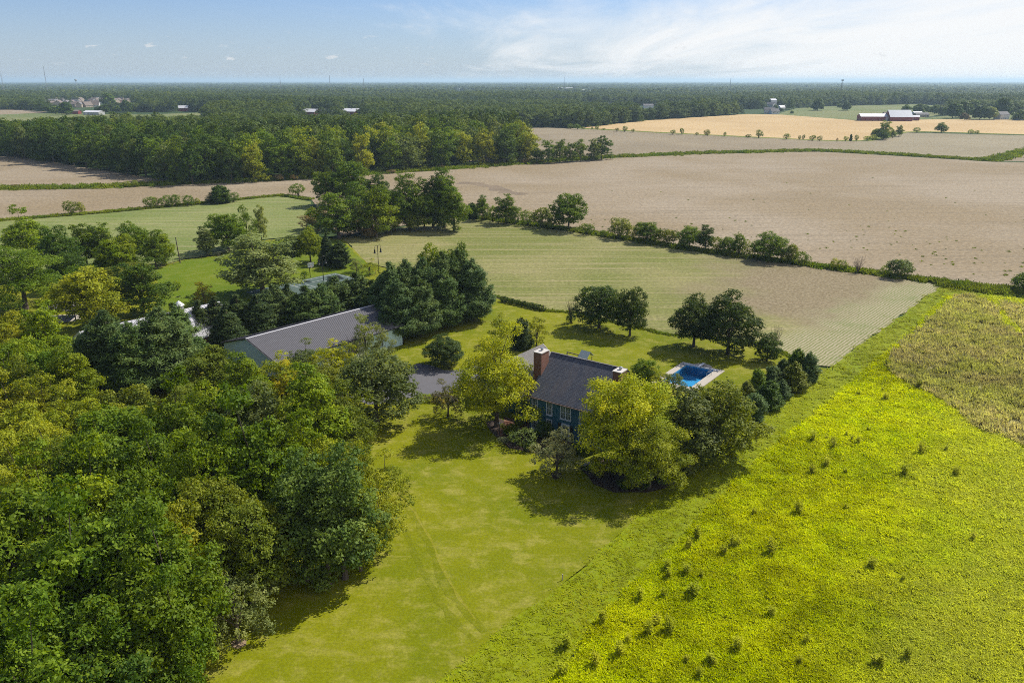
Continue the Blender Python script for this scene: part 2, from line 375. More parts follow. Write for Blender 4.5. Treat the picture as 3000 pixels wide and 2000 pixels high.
def inpoly(pts, poly):
    x, y = pts[:, 0], pts[:, 1]; ins = np.zeros(len(pts), bool); j = len(poly) - 1
    for i in range(len(poly)):
        xi, yi, xj, yj = poly[i][0], poly[i][1], poly[j][0], poly[j][1]
        c = ((yi > y) != (yj > y)) & (x < (xj - xi) * (y - yi) / (yj - yi + 1e-12) + xi)
        ins ^= c; j = i
    return ins
def ribbon(pts, w, world=False, step=8.0, jit=0.3, seed=3):
    c = [Vector(p) for p in pts] if world else [G(*p) for p in pts]
    c = dens([(p.x, p.y, 0) for p in c], step, False); r = random.Random(seed); L = []; Q = []
    for i, p in enumerate(c):
        d = (c[min(i + 1, len(c) - 1)] - c[max(i - 1, 0)]).normalized(); n = Vector((-d.y, d.x, 0))
        L.append(p + n * (w / 2 + r.uniform(-jit, jit))); Q.append(p - n * (w / 2 + r.uniform(-jit, jit)))
    return L + Q[::-1]
terr = [Vector((-30000, -1500, 0)), Vector((30000, -1500, 0)), Vector((30000, 38000, 0)), Vector((-30000, 38000, 0))]
HA = R(-36); E0 = G(1545, 1157, 5.4)
def huv(x, y): return Vector((E0.x + x * math.cos(HA) - y * math.sin(HA), E0.y + x * math.sin(HA) + y * math.cos(HA), 0))
PHOLE = [huv(*q) for q in ((7.0, 29.3), (12.35, 29.3), (12.35, 39.15), (7.0, 39.15))]
sheet('terrain', terr, -0.30, M_terrain, 'flat dark green land running to the horizon under the woods', hole=PHOLE)
FIELDS = {}
def field(key, name, pts, z, mat, label, jit=0.6, step=12, seed=1, hole=None):
    pl = gpoly(pts, jit, step, seed); FIELDS[key] = [(p.x, p.y) for p in pl]
    return sheet(name, pl, z, mat, label, hole=hole)
field('main', 'field', [(-700, 560), (0, 556), (300, 552), (520, 540), (880, 524), (1270, 500), (1560, 478), (1790, 463), (2040, 451), (2300, 445), (2400, 444), (2620, 456), (2900, 473), (3350, 484), (3700, 900), (3060, 862), (2765, 824), (2350, 770), (2050, 732), (1660, 668), (1351, 630), (1000, 690), (900, 575), (820, 571), (640, 588), (430, 608), (230, 625), (0, 645), (-700, 690)], -0.18, M_tan, 'wide tan stubble field beyond the hedgerow')
field('left', 'field', [(-700, 462), (60, 457), (250, 490), (510, 530), (525, 540), (300, 550), (0, 553), (-700, 556)], -0.19, M_tan, 'tan stubble field at the left beneath the big wood')
field('back', 'field', [(1300, 400), (1500, 371), (1720, 376), (1990, 392), (2420, 412), (2540, 412), (2625, 391), (2640, 388), (3300, 404), (3300, 480), (2910, 470), (2630, 453), (2400, 440), (2040, 447), (1790, 459), (1560, 474), (1250, 470)], -0.20, M_tan2, 'grey brown stubble field behind the ditch')
field('furrow', 'field', [(2480, 425), (2640, 388), (3300, 404), (3300, 425), (3010, 440), (2905, 466), (2640, 452), (2430, 440)], -0.17, M_furrow, 'furrowed pale brown field below the far red barns')
field('wheat', 'field', [(1700, 374), (1900, 352), (2190, 334), (2290, 336), (2530, 354), (2760, 349), (3300, 353), (3300, 402), (2690, 384), (2640, 387), (2540, 411), (2420, 411), (2000, 390)], -0.205, M_wheat, 'golden ripe wheat field in front of the far farms')
field('farmgreen', 'field', [(2270, 336), (2330, 318), (2420, 311), (2700, 305), (2780, 312), (2760, 333), (2690, 350), (2530, 353)], -0.21, M_pale, 'green crop field behind the far red barns')
field('leftgreen', 'field', [(-700, 336), (0, 333), (200, 332), (420, 336), (640, 328), (760, 333), (600, 348), (640, 400), (-100, 440), (-700, 440)], -0.21, M_pale, 'green field left of and behind the big wood')
field('lefttan', 'field', [(-700, 323), (0, 322), (60, 321), (150, 329), (0, 336), (-700, 340)], -0.19, M_tan, 'thin pale tan field strip near the far houses')
field('gap1', 'field', [(1180, 368), (1330, 364), (1480, 372), (1400, 385), (1180, 380)], -0.19, M_pale, 'narrow green clearing between the woods')
field('yard_farm', 'field', [(2560, 352), (2690, 349), (2790, 337), (3300, 330), (3300, 352), (2760, 348)], -0.18, M_pale, 'mown green yard around the far right farmhouses')
field('crop', 'field', [(1005, 697), (1351, 633), (1660, 675), (2050, 737), (2350, 776), (2768, 832), (2432, 1074), (2380, 1070), (2230, 1003), (2050, 985), (1960, 978), (1850, 955), (1690, 915), (1590, 908), (1480, 880), (1422, 858), (1280, 815), (1080, 770)], -0.10, M_crop, 'pale green and tan crop field behind the yard', 0.8, 6)
field('pasture', 'field', [(-400, 690), (0, 648), (230, 630), (430, 613), (640, 593), (820, 574), (915, 590), (900, 660), (880, 690), (765, 700), (640, 745), (540, 757), (480, 772), (300, 800), (0, 830), (-400, 880)], -0.10, M_pasture, 'pale green sprouting field at the upper left')
field('lawn', 'lawn', [(-900, 890), (0, 835), (300, 803), (480, 775), (540, 760), (640, 748), (765, 704), (880, 694), (1005, 700), (1080, 773), (1280, 818), (1422, 861), (1480, 883), (1590, 911), (1690, 918), (1850, 958), (1960, 982), (2050, 989), (2230, 1007), (2380, 1074), (2432, 1078), (2200, 1240), (1930, 1460), (1660, 1700), (1460, 1860), (1275, 2010), (1100, 2160), (-200, 2400), (-1600, 2300)], -0.05, M_lawn, 'mown yellow green lawn around the blue house', 0.12, 3, hole=PHOLE)
field('rearlawn', 'lawn', [(455, 790), (540, 762), (640, 750), (765, 708), (880, 697), (1000, 703), (1075, 775), (1100, 800), (1000, 840), (840, 870), (700, 900), (585, 912), (470, 912)], -0.045, M_rearlawn, 'bright green rear lawn beside the basketball court', 0.3, 4)
field('rough', 'grass_strip', [(2768, 832), (2870, 850), (3300, 900), (3300, 912), (2990, 878), (2900, 868), (2780, 868), (2650, 985), (2500, 1120), (2230, 1340), (1985, 1590), (1800, 1770), (1600, 2010), (1100, 2400), (1000, 2160), (1100, 2165), (1275, 2006), (1460, 1856), (1660, 1697), (1930, 1457), (2200, 1237), (2432, 1075)], -0.04, M_rough, 'rough mown grass strip between lawn and tall meadow', 0.35, 3)
field('verge', 'grass_verge', [(2765, 824), (3060, 858), (3400, 890), (3400, 908), (3000, 866), (2900, 850), (2780, 838)], -0.035, M_verge, 'weedy green verge at the right end of the hedgerow')
field('meadow', 'meadow', [(2900, 868), (2990, 878), (3300, 912), (4200, 1300), (3600, 2500), (1400, 2600), (1600, 2010), (1800, 1770), (1985, 1590), (2230, 1340), (2500, 1120), (2650, 985), (2780, 868)], -0.06, M_meadow, 'bright yellow green tall grass meadow at the right', 0.3, 4)
WEEDPOLY = gpoly([(2800, 866), (2890, 880), (2915, 920), (3010, 1010), (3300, 1200), (3400, 1500), (3060, 1330), (2880, 1260), (2720, 1145), (2610, 1095), (2600, 1050), (2700, 960)], 0.6, 3, 5)
sheet('weed_patch', WEEDPOLY, -0.045, M_weedground, 'dry greyish tall weed patch inside the meadow')
WEEDPOLY2 = gpoly([(2925, 885), (3060, 905), (3300, 960), (3300, 1090), (3010, 985), (2940, 915)], 0.4, 3, 6)
sheet('weed_patch', WEEDPOLY2, -0.045, M_weedground, 'dry weed patch across the curved mown path in the meadow')
# ditch banks and mown path
D1 = [(-300, 556), (0, 552), (300, 547), (520, 537), (880, 521), (1270, 496), (1560, 475), (1790, 460), (2040, 449), (2300, 443), (2400, 441), (2640, 453), (2900, 470), (2960, 455), (3050, 432), (3300, 385)]
sheet('ditch_bank', ribbon(D1, 11, step=10, jit=1.2), -0.14, M_verge, 'green grassy ditch bank crossing the fields')
D2 = [(1700, 376), (1990, 391), (2420, 411.5), (2540, 411.5), (2640, 387.5), (2700, 385), (3300, 403)]
sheet('field_verge', ribbon(D2, 10, step=12, jit=1.2), -0.15, M_verge, 'thin green verge at the foot of the wheat field')
HEDGE = [(1345, 631), (1660, 671), (2050, 734), (2350, 773), (2765, 828)]
sheet('hedge_verge', ribbon(HEDGE, 3.2, step=3, jit=0.5), -0.08, M_verge, 'weedy verge along the foot of the hedgerow')
PV = [(-200, 670), (0, 646), (230, 627), (430, 610), (640, 590), (820, 572), (905, 583)]
sheet('field_verge', ribbon(PV, 3.0, step=4, jit=0.5), -0.08, M_verge, 'weedy verge between the left fields')
T1 = [(1140, 1425), (1180, 1465), (1225, 1530), (1262, 1610), (1300, 1700), (1350, 1780), (1420, 1850)]
T2 = [(1165, 1440), (1215, 1500), (1262, 1580), (1300, 1665), (1345, 1750), (1395, 1815)]
T3 = [(1110, 1455), (1150, 1500), (1192, 1560), (1228, 1640), (1268, 1730), (1322, 1810), (1390, 1870)]
sheet('wheel_track', ribbon(T3, 0.7, step=1.5, jit=0.22, seed=12), -0.0435, M_track, 'fainter outer wheel track parallel to the curved one')
sheet('wheel_track', ribbon(T1, 0.8, step=1.2, jit=0.28), -0.043, M_track, 'curved dark wheel track across the front lawn')
sheet('wheel_track', ribbon(T2, 0.30, step=1.5, jit=0.12, seed=9), -0.039, M_trackdry, 'curved straw coloured wheel rut across the front lawn')
# dark damp swale in the big field
M_swale = fieldmat('damp_soil', (0.25, 0.195, 0.135), (0.21, 0.165, 0.115), (0.29, 0.225, 0.155), 0.3, 0.05, 0.6, 1.0)
sheet('soil_patch', ribbon([(1345, 534), (1400, 537), (1440, 547), (1455, 556), (1490, 562), (1520, 569)], 7, step=4, jit=2.4, seed=5), -0.165, M_swale, 'dark curved damp soil mark in the tan field')
sheet('soil_patch', ribbon([(1445, 545), (1475, 551), (1492, 560), (1530, 570)], 4, step=4, jit=1.2, seed=6), -0.160, M_swale, 'thin dark damp soil streak in the tan field')
# mulch beds, driveway, court
M_mulch = plain('mulch', (0.055, 0.035, 0.025), 0.95, var=0.5, scale=3)
M_asphalt = plain('asphalt', (0.13, 0.125, 0.135), 0.9, var=0.12, scale=0.6)
M_court = plain('court_green', (0.075, 0.115, 0.095), 0.8, var=0.15, scale=0.3)
M_brickpave = plain('brick_paving', (0.19, 0.095, 0.06), 0.9, var=0.3, scale=4)
M_white = plain('white_paint', (0.78, 0.78, 0.76), 0.5, var=0.05)
M_conc = plain('concrete', (0.48, 0.43, 0.36), 0.85, var=0.12, scale=1.5)
sheet('driveway', gpoly([(1180, 1105), (1205, 1072), (1222, 1064), (1262, 1068), (1300, 1083), (1330, 1083), (1400, 1070), (1540, 1085), (1560, 1130), (1500, 1150), (1400, 1140), (1290, 1150), (1235, 1158), (1150, 1175), (1080, 1185), (1020, 1160)], 0.08, 2), -0.03, M_asphalt, 'grey asphalt driveway beside the blue house')
sheet('garden_bed', gpoly([(1425, 1235), (1465, 1225), (1560, 1265), (1700, 1300), (1640, 1345), (1590, 1330), (1530, 1318), (1490, 1310), (1460, 1285), (1435, 1262)], 0.1, 1.5), -0.035, M_mulch, 'dark mulch bed along the front of the blue house')
sheet('garden_bed', gpoly([(1700, 1370), (1760, 1340), (1900, 1345), (2010, 1380), (1990, 1420), (1900, 1440), (1800, 1440), (1740, 1415)], 0.15, 1.5), -0.034, M_mulch, 'dark mulch island bed under the big yellow green trees')
sheet('garden_bed', gpoly([(1616, 1384), (1632, 1380), (1646, 1386), (1644, 1398), (1628, 1402), (1616, 1396)], 0.08, 0.8), -0.033, M_mulch, 'round mulch ring around the small olive tree')
sheet('garden_bed', gpoly([(676, 1878), (700, 1868), (722, 1872), (720, 1888), (700, 1896), (680, 1894)], 0.08, 0.8), -0.032, plain('dry_soil', (0.30, 0.22, 0.13), 0.95, var=0.3, scale=2), 'bare dry soil ring around the young foreground tree')
sheet('garden_bed', gpoly([(1205, 1168), (1250, 1148), (1310, 1152), (1340, 1165), (1345, 1182), (1290, 1180), (1240, 1172)], 0.1, 1.0), -0.031, M_mulch, 'flower bed mulch at the near edge of the driveway')
sheet('patio', gpoly([(1475, 1220), (1552, 1235), (1552, 1258), (1490, 1262), (1462, 1280), (1455, 1262), (1480, 1245)], 0.02, 2), -0.028, M_brickpave, 'brown brick paved patio beside the house')
# ---------------------------------------------------------------- building materials
def shingles(name, c1, c2, cs=1.0):
    m, nt, p, o = newmat(name); O = objc(nt)
    sp = N(nt, 'ShaderNodeSeparateXYZ'); Lk(nt, O, sp.inputs[0]); cb = N(nt, 'ShaderNodeCombineXYZ')
    Lk(nt, mathn(nt, 'ADD', sp.outputs[0], 0.0), cb.inputs[0]); Lk(nt, mathn(nt, 'ADD', sp.outputs[1], mathn(nt, 'MULTIPLY', sp.outputs[2], 0.35)), cb.inputs[1])
    b = N(nt, 'ShaderNodeTexBrick'); Lk(nt, cb.outputs[0], b.inputs['Vector'])
    b.inputs['Scale'].default_value = 1.0; b.inputs['Brick Width'].default_value = 0.42; b.inputs['Row Height'].default_value = 0.21 * cs
    b.inputs['Mortar Size'].default_value = 0.02; b.inputs['Bias'].default_value = 0.0
    b.inputs['Color1'].default_value = (*c1, 1); b.inputs['Color2'].default_value = (*c2, 1); b.inputs['Mortar'].default_value = (*[x * 0.35 for x in c1], 1)
    n = noise(nt, mapping(nt, O, (1.2, 0.25, 0.25)), 0.8, 4, 0.6)
    col = mixc(nt, mathn(nt, 'MULTIPLY', ramp(nt, n, 0.4, 0.7), 0.35), b.outputs['Color'], (0.17, 0.135, 0.125))
    setc(nt, p, col); p.inputs['Roughness'].default_value = 0.85
    bump(nt, p, b.outputs['Fac'], -0.5, 0.03); return m
def siding(name, c, pitch=0.16, vert=False, amt=0.8):
    m, nt, p, o = newmat(name); O = objc(nt); sp = N(nt, 'ShaderNodeSeparateXYZ'); Lk(nt, O, sp.inputs[0])
    s = mathn(nt, 'FRACT', mathn(nt, 'DIVIDE', mathn(nt, 'ADD', sp.outputs[0], sp.outputs[1]) if vert else sp.outputs[2], pitch))
    n = noise(nt, O, 2.0, 5, 0.6)
    setc(nt, p, mixc(nt, n, tuple(x * 0.85 for x in c), tuple(x * 1.15 for x in c)))
    bump(nt, p, s, amt, 0.03); p.inputs['Roughness'].default_value = 0.6; return m
def brickmat(name):
    m, nt, p, o = newmat(name); O = objc(nt); sp = N(nt, 'ShaderNodeSeparateXYZ'); Lk(nt, O, sp.inputs[0]); cb = N(nt, 'ShaderNodeCombineXYZ')
    Lk(nt, mathn(nt, 'ADD', sp.outputs[0], sp.outputs[1]), cb.inputs[0]); Lk(nt, sp.outputs[2], cb.inputs[1])
    b = N(nt, 'ShaderNodeTexBrick'); Lk(nt, cb.outputs[0], b.inputs['Vector']); b.inputs['Scale'].default_value = 1.0
    b.inputs['Brick Width'].default_value = 0.22; b.inputs['Row Height'].default_value = 0.075; b.inputs['Mortar Size'].default_value = 0.008
    b.inputs['Color1'].default_value = (0.24, 0.07, 0.04, 1); b.inputs['Color2'].default_value = (0.15, 0.045, 0.03, 1); b.inputs['Mortar'].default_value = (0.28, 0.22, 0.18, 1)
    n = noise(nt, O, 3.0, 5, 0.7)
    col = mixc(nt, mathn(nt, 'MULTIPLY', ramp(nt, n, 0.5, 0.7), 0.45), b.outputs['Color'], (0.34, 0.17, 0.10))
    setc(nt, p, col); p.inputs['Roughness'].default_value = 0.9; bump(nt, p, b.outputs['Fac'], -0.5, 0.01); return m
M_shingle = shingles('slate_shingles', (0.075, 0.085, 0.115), (0.125, 0.13, 0.155))
M_shinglel = shingles('weathered_lit_shingles', (0.16, 0.15, 0.15), (0.22, 0.205, 0.20))  # weathered pavilion roof; on the garage, house shingles painted as sunlit
M_blue = siding('blue_clapboard', (0.048, 0.16, 0.22))
M_brick = brickmat('red_brick')
M_trim = plain('white_trim', (0.76, 0.77, 0.78), 0.5, var=0.04)
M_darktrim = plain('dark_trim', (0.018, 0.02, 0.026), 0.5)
M_gutter = plain('copper_gutter', (0.20, 0.13, 0.10), 0.5)
M_cap = plain('chimney_cap', (0.62, 0.58, 0.54), 0.7, var=0.15)
M_metal = plain('galvanised', (0.5, 0.52, 0.54), 0.35, 0.8)
def glassmat(name, c):
    m, nt, p, o = newmat(name); setc(nt, p, c); p.inputs['Roughness'].default_value = 0.06; p.inputs['Specular IOR Level'].default_value = 0.7; return m
M_glass = glassmat('window_glass', (0.09, 0.125, 0.12))
M_metalroof = plain('dark_metal_roof', (0.135, 0.128, 0.135), 0.5, 0.0, 0.10, 1.0, 0.5)
M_whiteroof = plain('white_metal_roof', (0.52, 0.51, 0.54), 0.45, 0.0, 0.08, 1.0, 0.5)
M_barnblue = siding('pale_blue_steel', (0.60, 0.80, 0.88), 0.28, True, 0.5)
M_barnred = siding('barn_red', (0.23, 0.022, 0.02), 0.25, True, 0.5)
M_wood = plain('grey_wood', (0.16, 0.13, 0.10), 0.85, var=0.3, scale=4)
M_black = plain('black_metal', (0.015, 0.015, 0.017), 0.5)
M_green = plain('green_metal_roof', (0.36, 0.42, 0.42), 0.45)
def gable(root, x0, x1, y0, y1, axis, ze, zr, oh, wallmat, roofmat, th=0.16, rake=0.2, names=('wall', 'roof'), trim=None):
    """gabled block in root's local frame; ridge along 'x' or 'y'"""
    sw = (lambda p: p) if axis == 'x' else (lambda p: (p[1], p[0], p[2]))
    if axis == 'y': x0, x1, y0, y1 = y0, y1, x0, x1
    ym = (y0 + y1) / 2; hw = (y1 - y0) / 2; sl = (zr - ze) / (hw + oh); t = th + 0.03
    w = MB(); pr = [(y0, -0.2), (y1, -0.2), (y1, ze + sl * oh - t), (ym, zr - t), (y0, ze + sl * oh - t)]
    n = len(pr); b = len(w.v)
    w.v += [sw((x0, y, z)) for y, z in pr] + [sw((x1, y, z)) for y, z in pr]
    w.f += [[b + i for i in range(n)], [b + n + i for i in range(n)][::-1]] + [[b + (i + 1) % n, b + i, b + n + i, b + n + (i + 1) % n] for i in range(n)]
    wo = w.build(names[0], wallmat, root)
    r = MB()
    for s in (-1, 1):
        q = [(x0 - rake, ym, zr), (x1 + rake, ym, zr), (x1 + rake, ym + s * (hw + oh), ze), (x0 - rake, ym + s * (hw + oh), ze)]
        r.slab([sw(p) for p in q], th, (0, 0, -1))
    ro = r.build(names[1], roofmat, root)
    if trim:
        t_ = MB()
        for xx in (x0 - rake - 0.03, x1 + rake):
            for s in (-1, 1):
                q = [(xx, ym, zr + 0.03), (xx + 0.03, ym, zr + 0.03), (xx + 0.03, ym + s * (hw + oh), ze + 0.03), (xx, ym + s * (hw + oh), ze + 0.03)]
                t_.slab([sw(p) for p in q], 0.24, (0, 0, -1))
        for s in (-1, 1):
            yy = ym + s * (hw + oh + 0.01)
            a = sw((x0 - rake, min(yy, yy + s * 0.12), ze - 0.16)); c = sw((x1 + rake, max(yy, yy + s * 0.12), ze - 0.02))
            t_.box(tuple(map(min, a, c)), tuple(map(max, a, c)))
        t_.build('trim', trim, ro)
    return wo, ro
# ---------------------------------------------------------------- the blue house
house = empty('house', (E0.x, E0.y, -0.05), HA)
tag(house, 'two storey dark blue clapboard house with grey shingle roof and brick chimneys', 'house')
hw_, hr_ = gable(house, 0.25, 12.25, 0.38, 11.85, 'x', 5.42, 10.25, 0.38, M_blue, M_shingle, 0.18, 0.25)
MB().box((0, -0.14, 5.26), (12.5, -0.01, 5.37)).build('gutter', M_gutter, hr_)
MB().box((-0.02, 5.98, 10.23), (12.52, 6.25, 10.31)).build('ridge_cap', M_shinglel, hr_)
for x in (0.20, 12.12): MB().box((x, 0.34, -0.2), (x + 0.18, 0.50, 5.3)).build('corner_board', M_blue, hw_)
rk = MB()
for s in (-1, 1): rk.slab([(12.5, 6.115, 10.27), (12.54, 6.115, 10.27), (12.54, 6.115 + s * 6.12, 5.40), (12.5, 6.115 + s * 6.12, 5.40)], 0.3, (0, 0, -1))
rk.build('rake_board', M_darktrim, hr_)
MB().box((0.22, 0.33, -0.25), (12.28, 0.37, 0.12)).build('foundation', M_conc, hw_)
def winmesh(w, h, dbl):
    f = MB(); t = 0.12
    f.box((-w / 2, -0.07, 0), (-w / 2 + t, 0.0, h)); f.box((w / 2 - t, -0.07, 0), (w / 2, 0.0, h))
    f.box((-w / 2 + t, -0.07, h - t), (w / 2 - t, 0, h)); f.box((-w / 2 + t, -0.07, 0), (w / 2 - t, 0, t))
    f.box((-w / 2 - 0.05, -0.14, -0.05), (w / 2 + 0.05, -0.0, 0.0))
    if dbl: f.box((-0.07, -0.065, t), (0.07, 0, h - t))
    fm = f.mesh('window'); panes = MB(); mt = MB()
    segs = [(-w / 2 + t, -0.07), (0.07, w / 2 - t)] if dbl else [(-w / 2 + t, w / 2 - t)]
    for a, b in segs:
        panes.box((a, -0.022, t), (b, -0.012, h - t))
        mt.box((a, -0.05, h / 2 - 0.035), (b, -0.024, h / 2 + 0.035))
        for k in (1, 2): x = a + (b - a) * k / 3; mt.box((x - 0.012, -0.038, t), (x + 0.012, -0.024, h - t))
        for zz in (0.3, 0.7): z = t + (h - 2 * t) * zz; mt.box((a, -0.036, z - 0.012), (b, -0.025, z + 0.012))
    return fm, panes.mesh('pane'), mt.mesh('muntin')
WSING, WDBL = winmesh(1.02, 2.08, False), winmesh(1.78, 2.12, True)
def window(parent, x, y, z, ms, rz=0.0):
    o = link('window', ms[0], M_trim, parent); o.location = (x, y, z); o.rotation_euler = (0, 0, rz)
    link('pane', ms[1], M_glass, o); link('muntin', ms[2], M_trim, o)
    return o
for x in (1.05, 3.55, 8.95, 11.4):
    window(house, x, 0.375, 3.12, WSING); window(house, x, 0.375, 0.42, WSING)
window(house, 6.25, 0.375, 3.1, WDBL)
for y, z in ((3.0, 3.1), (9.2, 3.1), (9.2, 0.5)): window(house, 12.255, y, z, WSING, math.pi / 2)
# entry: flat dark panels paint the shade of a recess beside the door
MB().box((5.05, 0.30, 0.0), (5.62, 0.375, 2.45)).build('entry_recess_shade', M_darktrim, house); MB().box((7.05, 0.30, 0), (7.45, 0.375, 2.45)).build('entry_recess_shade', M_darktrim, house)
dr = MB(); dr.box((5.66, 0.22, 0), (5.86, 0.37, 2.5)); dr.box((6.84, 0.22, 0), (7.02, 0.37, 2.5)); dr.box((5.86, 0.22, 2.28), (6.84, 0.37, 2.5)); dr.box((6.0, 0.25, 2.06), (6.84, 0.37, 2.18))
do = dr.build('door', M_trim, house)
MB().box((5.87, 0.30, 0.0), (6.83, 0.36, 2.05)).build('door_leaf', plain('door_paint', (0.05, 0.055, 0.07), 0.4), do)
MB().box((5.98, 0.285, 0.3), (6.72, 0.299, 1.95)).build('pane', M_glass, do)
MB().tube([(6.70, 0.27, 1.0), (6.70, 0.22, 1.0), (6.64, 0.22, 1.0)], 0.02).build('door_handle', M_metal, do)
MB().box((5.3, -0.9, -0.1), (7.4, 0.28, 0.06)).build('doorstep', M_brickpave, house)
def chimney(x0, x1, y0, y1, zt, lab):
    c = MB().box((x0, y0, -0.1), (x1, y1, zt)).build('chimney', M_brick, house); c['label'] = lab
    MB().box((x0 - 0.08, y0 - 0.08, zt + 0.002), (x1 + 0.08, y1 + 0.08, zt + 0.10)).build('chimney_crown', M_cap, c)
    fl = MB(); cx, cyy = (x0 + x1) / 2, (y0 + y1) / 2 + 0.2
    fl.lathe([(0.19, 0.102), (0.19, 0.36), (0.26, 0.37), (0.26, 0.48), (0.12, 0.52)], (cx, cyy, zt)); fl.build('flue', M_metal, c)
chimney(-0.92, 0.44, 2.85, 4.75, 10.95, 'tall brick chimney at the left gable')
chimney(11.95, 13.2, 3.0, 4.6, 10.75, 'brick chimney at the right gable half hidden by leaves')
gable(house, -6.4, 0.2, 4.0, 11.0, 'x', 2.75, 6.0, 0.4, M_blue, M_shingle, 0.16, 0.05, ('wing_wall', 'wing_roof'))
gable(house, -13.6, -6.0, 6.6, 18.3, 'y', 2.8, 6.3, 0.4, M_blue, M_shinglel, 0.16, 0.3, ('garage_wall', 'garage_roof'), M_trim)  # same shingles as the house, sunlight on the garage roof put into the colour
MB().box((-12.9, 6.55, 0), (-10.1, 6.59, 2.3)).build('garage_door', M_trim, house)
MB().box((-9.5, 6.55, 0), (-6.7, 6.59, 2.3)).build('garage_door', M_trim, house)
# ---------------------------------------------------------------- long metal barn
A_, B_ = G(717, 991, 6.4), G(1100, 891, 6.4); dv = B_ - A_; LB = dv.length; BANG = math.atan2(dv.y, dv.x)
barn = empty('barn', (A_.x, A_.y, -0.05), BANG)
tag(barn, 'long pale blue steel barn with dark ribbed metal roof', 'barn')
bw, br = gable(barn, 0.45, LB - 0.45, -8.0, 8.0, 'x', 3.9, 6.4, 0.5, M_barnblue, M_metalroof, 0.10, 0.25, trim=M_darktrim)
rb = MB(); sl = 2.5 / 8.5; nrib = int((LB + 0.4) / 0.31)
for i in range(nrib + 1):
    x = -0.02 + i * 0.31
    if x > LB + 0.1: break
    for s in (-1, 1): rb.slab([(x, 0.0, 6.44), (x + 0.055, 0.0, 6.44), (x + 0.055, s * 8.48, 6.44 - sl * 8.48), (x, s * 8.48, 6.44 - sl * 8.48)], 0.035, (0, 0, -1))
tag(rb.build('roof_rib', M_metalroof, br), kind='stuff')
MB().slab([(0.15, -0.22, 6.40), (LB - 0.15, -0.22, 6.40), (LB - 0.15, 0, 6.49), (0.15, 0, 6.49)], 0.02, (0, 0, -1)).slab([(0.15, 0, 6.49), (LB - 0.15, 0, 6.49), (LB - 0.15, 0.22, 6.40), (0.15, 0.22, 6.40)], 0.02, (0, 0, -1)).build('ridge_cap', M_whiteroof, br)
for i, x in enumerate((4.0, 10.0, 16.0)):
    d = MB().box((x, -8.06, 0), (x + 3.6, -8.01, 3.1)).build('overhead_door', M_trim, barn)
    pn = MB()
    for k in range(4): pn.box((x + 0.15 + k * 0.85, -8.075, 2.2), (x + 0.8 + k * 0.85, -8.062, 2.6))
    pn.build('pane', M_glass, d)
MB().box((0.40, -8.06, 0), (0.449, 8.06, 0.9)).build('wainscot', M_metalroof, bw); MB().box((LB - 0.449, -8.06, 0), (LB - 0.40, 8.06, 0.9)).build('wainscot', M_metalroof, bw)
for y in (-8.1, 8.1): MB().tube([(LB - 0.3, y, 3.8), (LB - 0.3, y, 0)], 0.06).build('downspout', M_darktrim, bw)
MB().box((LB - 0.447, -2, 0), (LB - 0.38, 2, 3.2)).build('sliding_door', M_trim, barn)
# ---------------------------------------------------------------- red gambrel barn with white roof
A_, B_ = G(232, 970, 8), G(586, 894, 8); dv = B_ - A_; GANG = math.atan2(dv.y, dv.x); LG = dv.length + 4
gb = empty('barn', (A_.x, A_.y, -0.05), GANG)
tag(gb, 'red gambrel barn with pale standing seam roof behind the pines', 'barn')
prof = [(0, 8.0), (3.1, 6.3), (4.9, 3.3)]
w = MB(); full = [(-4.6, -0.2), (4.6, -0.2), (4.6, 3.5), (2.95, 6.1), (0, 7.78), (-2.95, 6.1), (-4.6, 3.5)]
n = len(full); w.v += [(0.4, y, z) for y, z in full] + [(LG - 0.4, y, z) for y, z in full]
w.f += [list(range(n)), [n + i for i in range(n)][::-1]] + [[(i + 1) % n, i, n + i, n + (i + 1) % n] for i in range(n)]
gw = w.build('wall', M_barnred, gb)
r = MB(); rib = MB()
for s in (-1, 1):
    for (ya, za), (yb, zb) in zip(prof[:-1], prof[1:]):
        r.slab([(0, s * ya, za), (LG, s * ya, za), (LG, s * yb, zb), (0, s * yb, zb)], 0.14, (0, -s * 0.4, -1))
        x = 0.0
        while x < LG: rib.slab([(x, s * ya, za + .05), (x + .05, s * ya, za + .05), (x + .05, s * yb, zb + .05), (x, s * yb, zb + .05)], 0.05, (0, -s * 0.4, -1)); x += 0.62
gr = r.build('roof', M_whiteroof, gb); tag(rib.build('roof_seam', M_whiteroof, gr), kind='stuff')
tr = MB()
for s in (-1, 1):
    for (ya, za), (yb, zb) in zip(prof[:-1], prof[1:]): tr.slab([(-0.06, s * ya, za + 0.02), (-0.002, s * ya, za + 0.02), (-0.002, s * yb, zb + 0.02), (-0.06, s * yb, zb + 0.02)], 0.35, (0, -s * 0.6, -1))
tr.build('rake_board', M_trim, gr)
MB().box((0.33, -1.4, 0), (0.398, 1.4, 3.0)).build('sliding_door', M_trim, gb)
for x in (4.4, 17.6):
    cu = MB().box((x - 0.55, -0.55, 7.6), (x + 0.55, 0.55, 8.9)).build('cupola', M_trim, gb)
    MB().box((x - 0.35, -0.6, 8.2), (x + 0.35, -0.556, 8.75)).build('louver', M_cap, cu); MB().box((x - 0.6, -0.35, 8.2), (x - 0.556, 0.35, 8.75)).build('louver', M_cap, cu)
    MB().lathe([(1.0, 8.9), (0.85, 9.02), (0.35, 9.5), (0.06, 9.75)], (x, 0, 0), 8).build('cupola_roof', M_trim, cu)
    wv = MB().tube([(x, 0, 9.72), (x, 0, 10.6)], 0.03); wv.slab([(x - 0.5, 0, 10.35), (x + 0.5, 0, 10.42), (x + 0.55, 0, 10.62), (x - 0.35, 0, 10.5)], 0.03, (0, 1, 0)); wv.build('weathervane', M_black, cu)
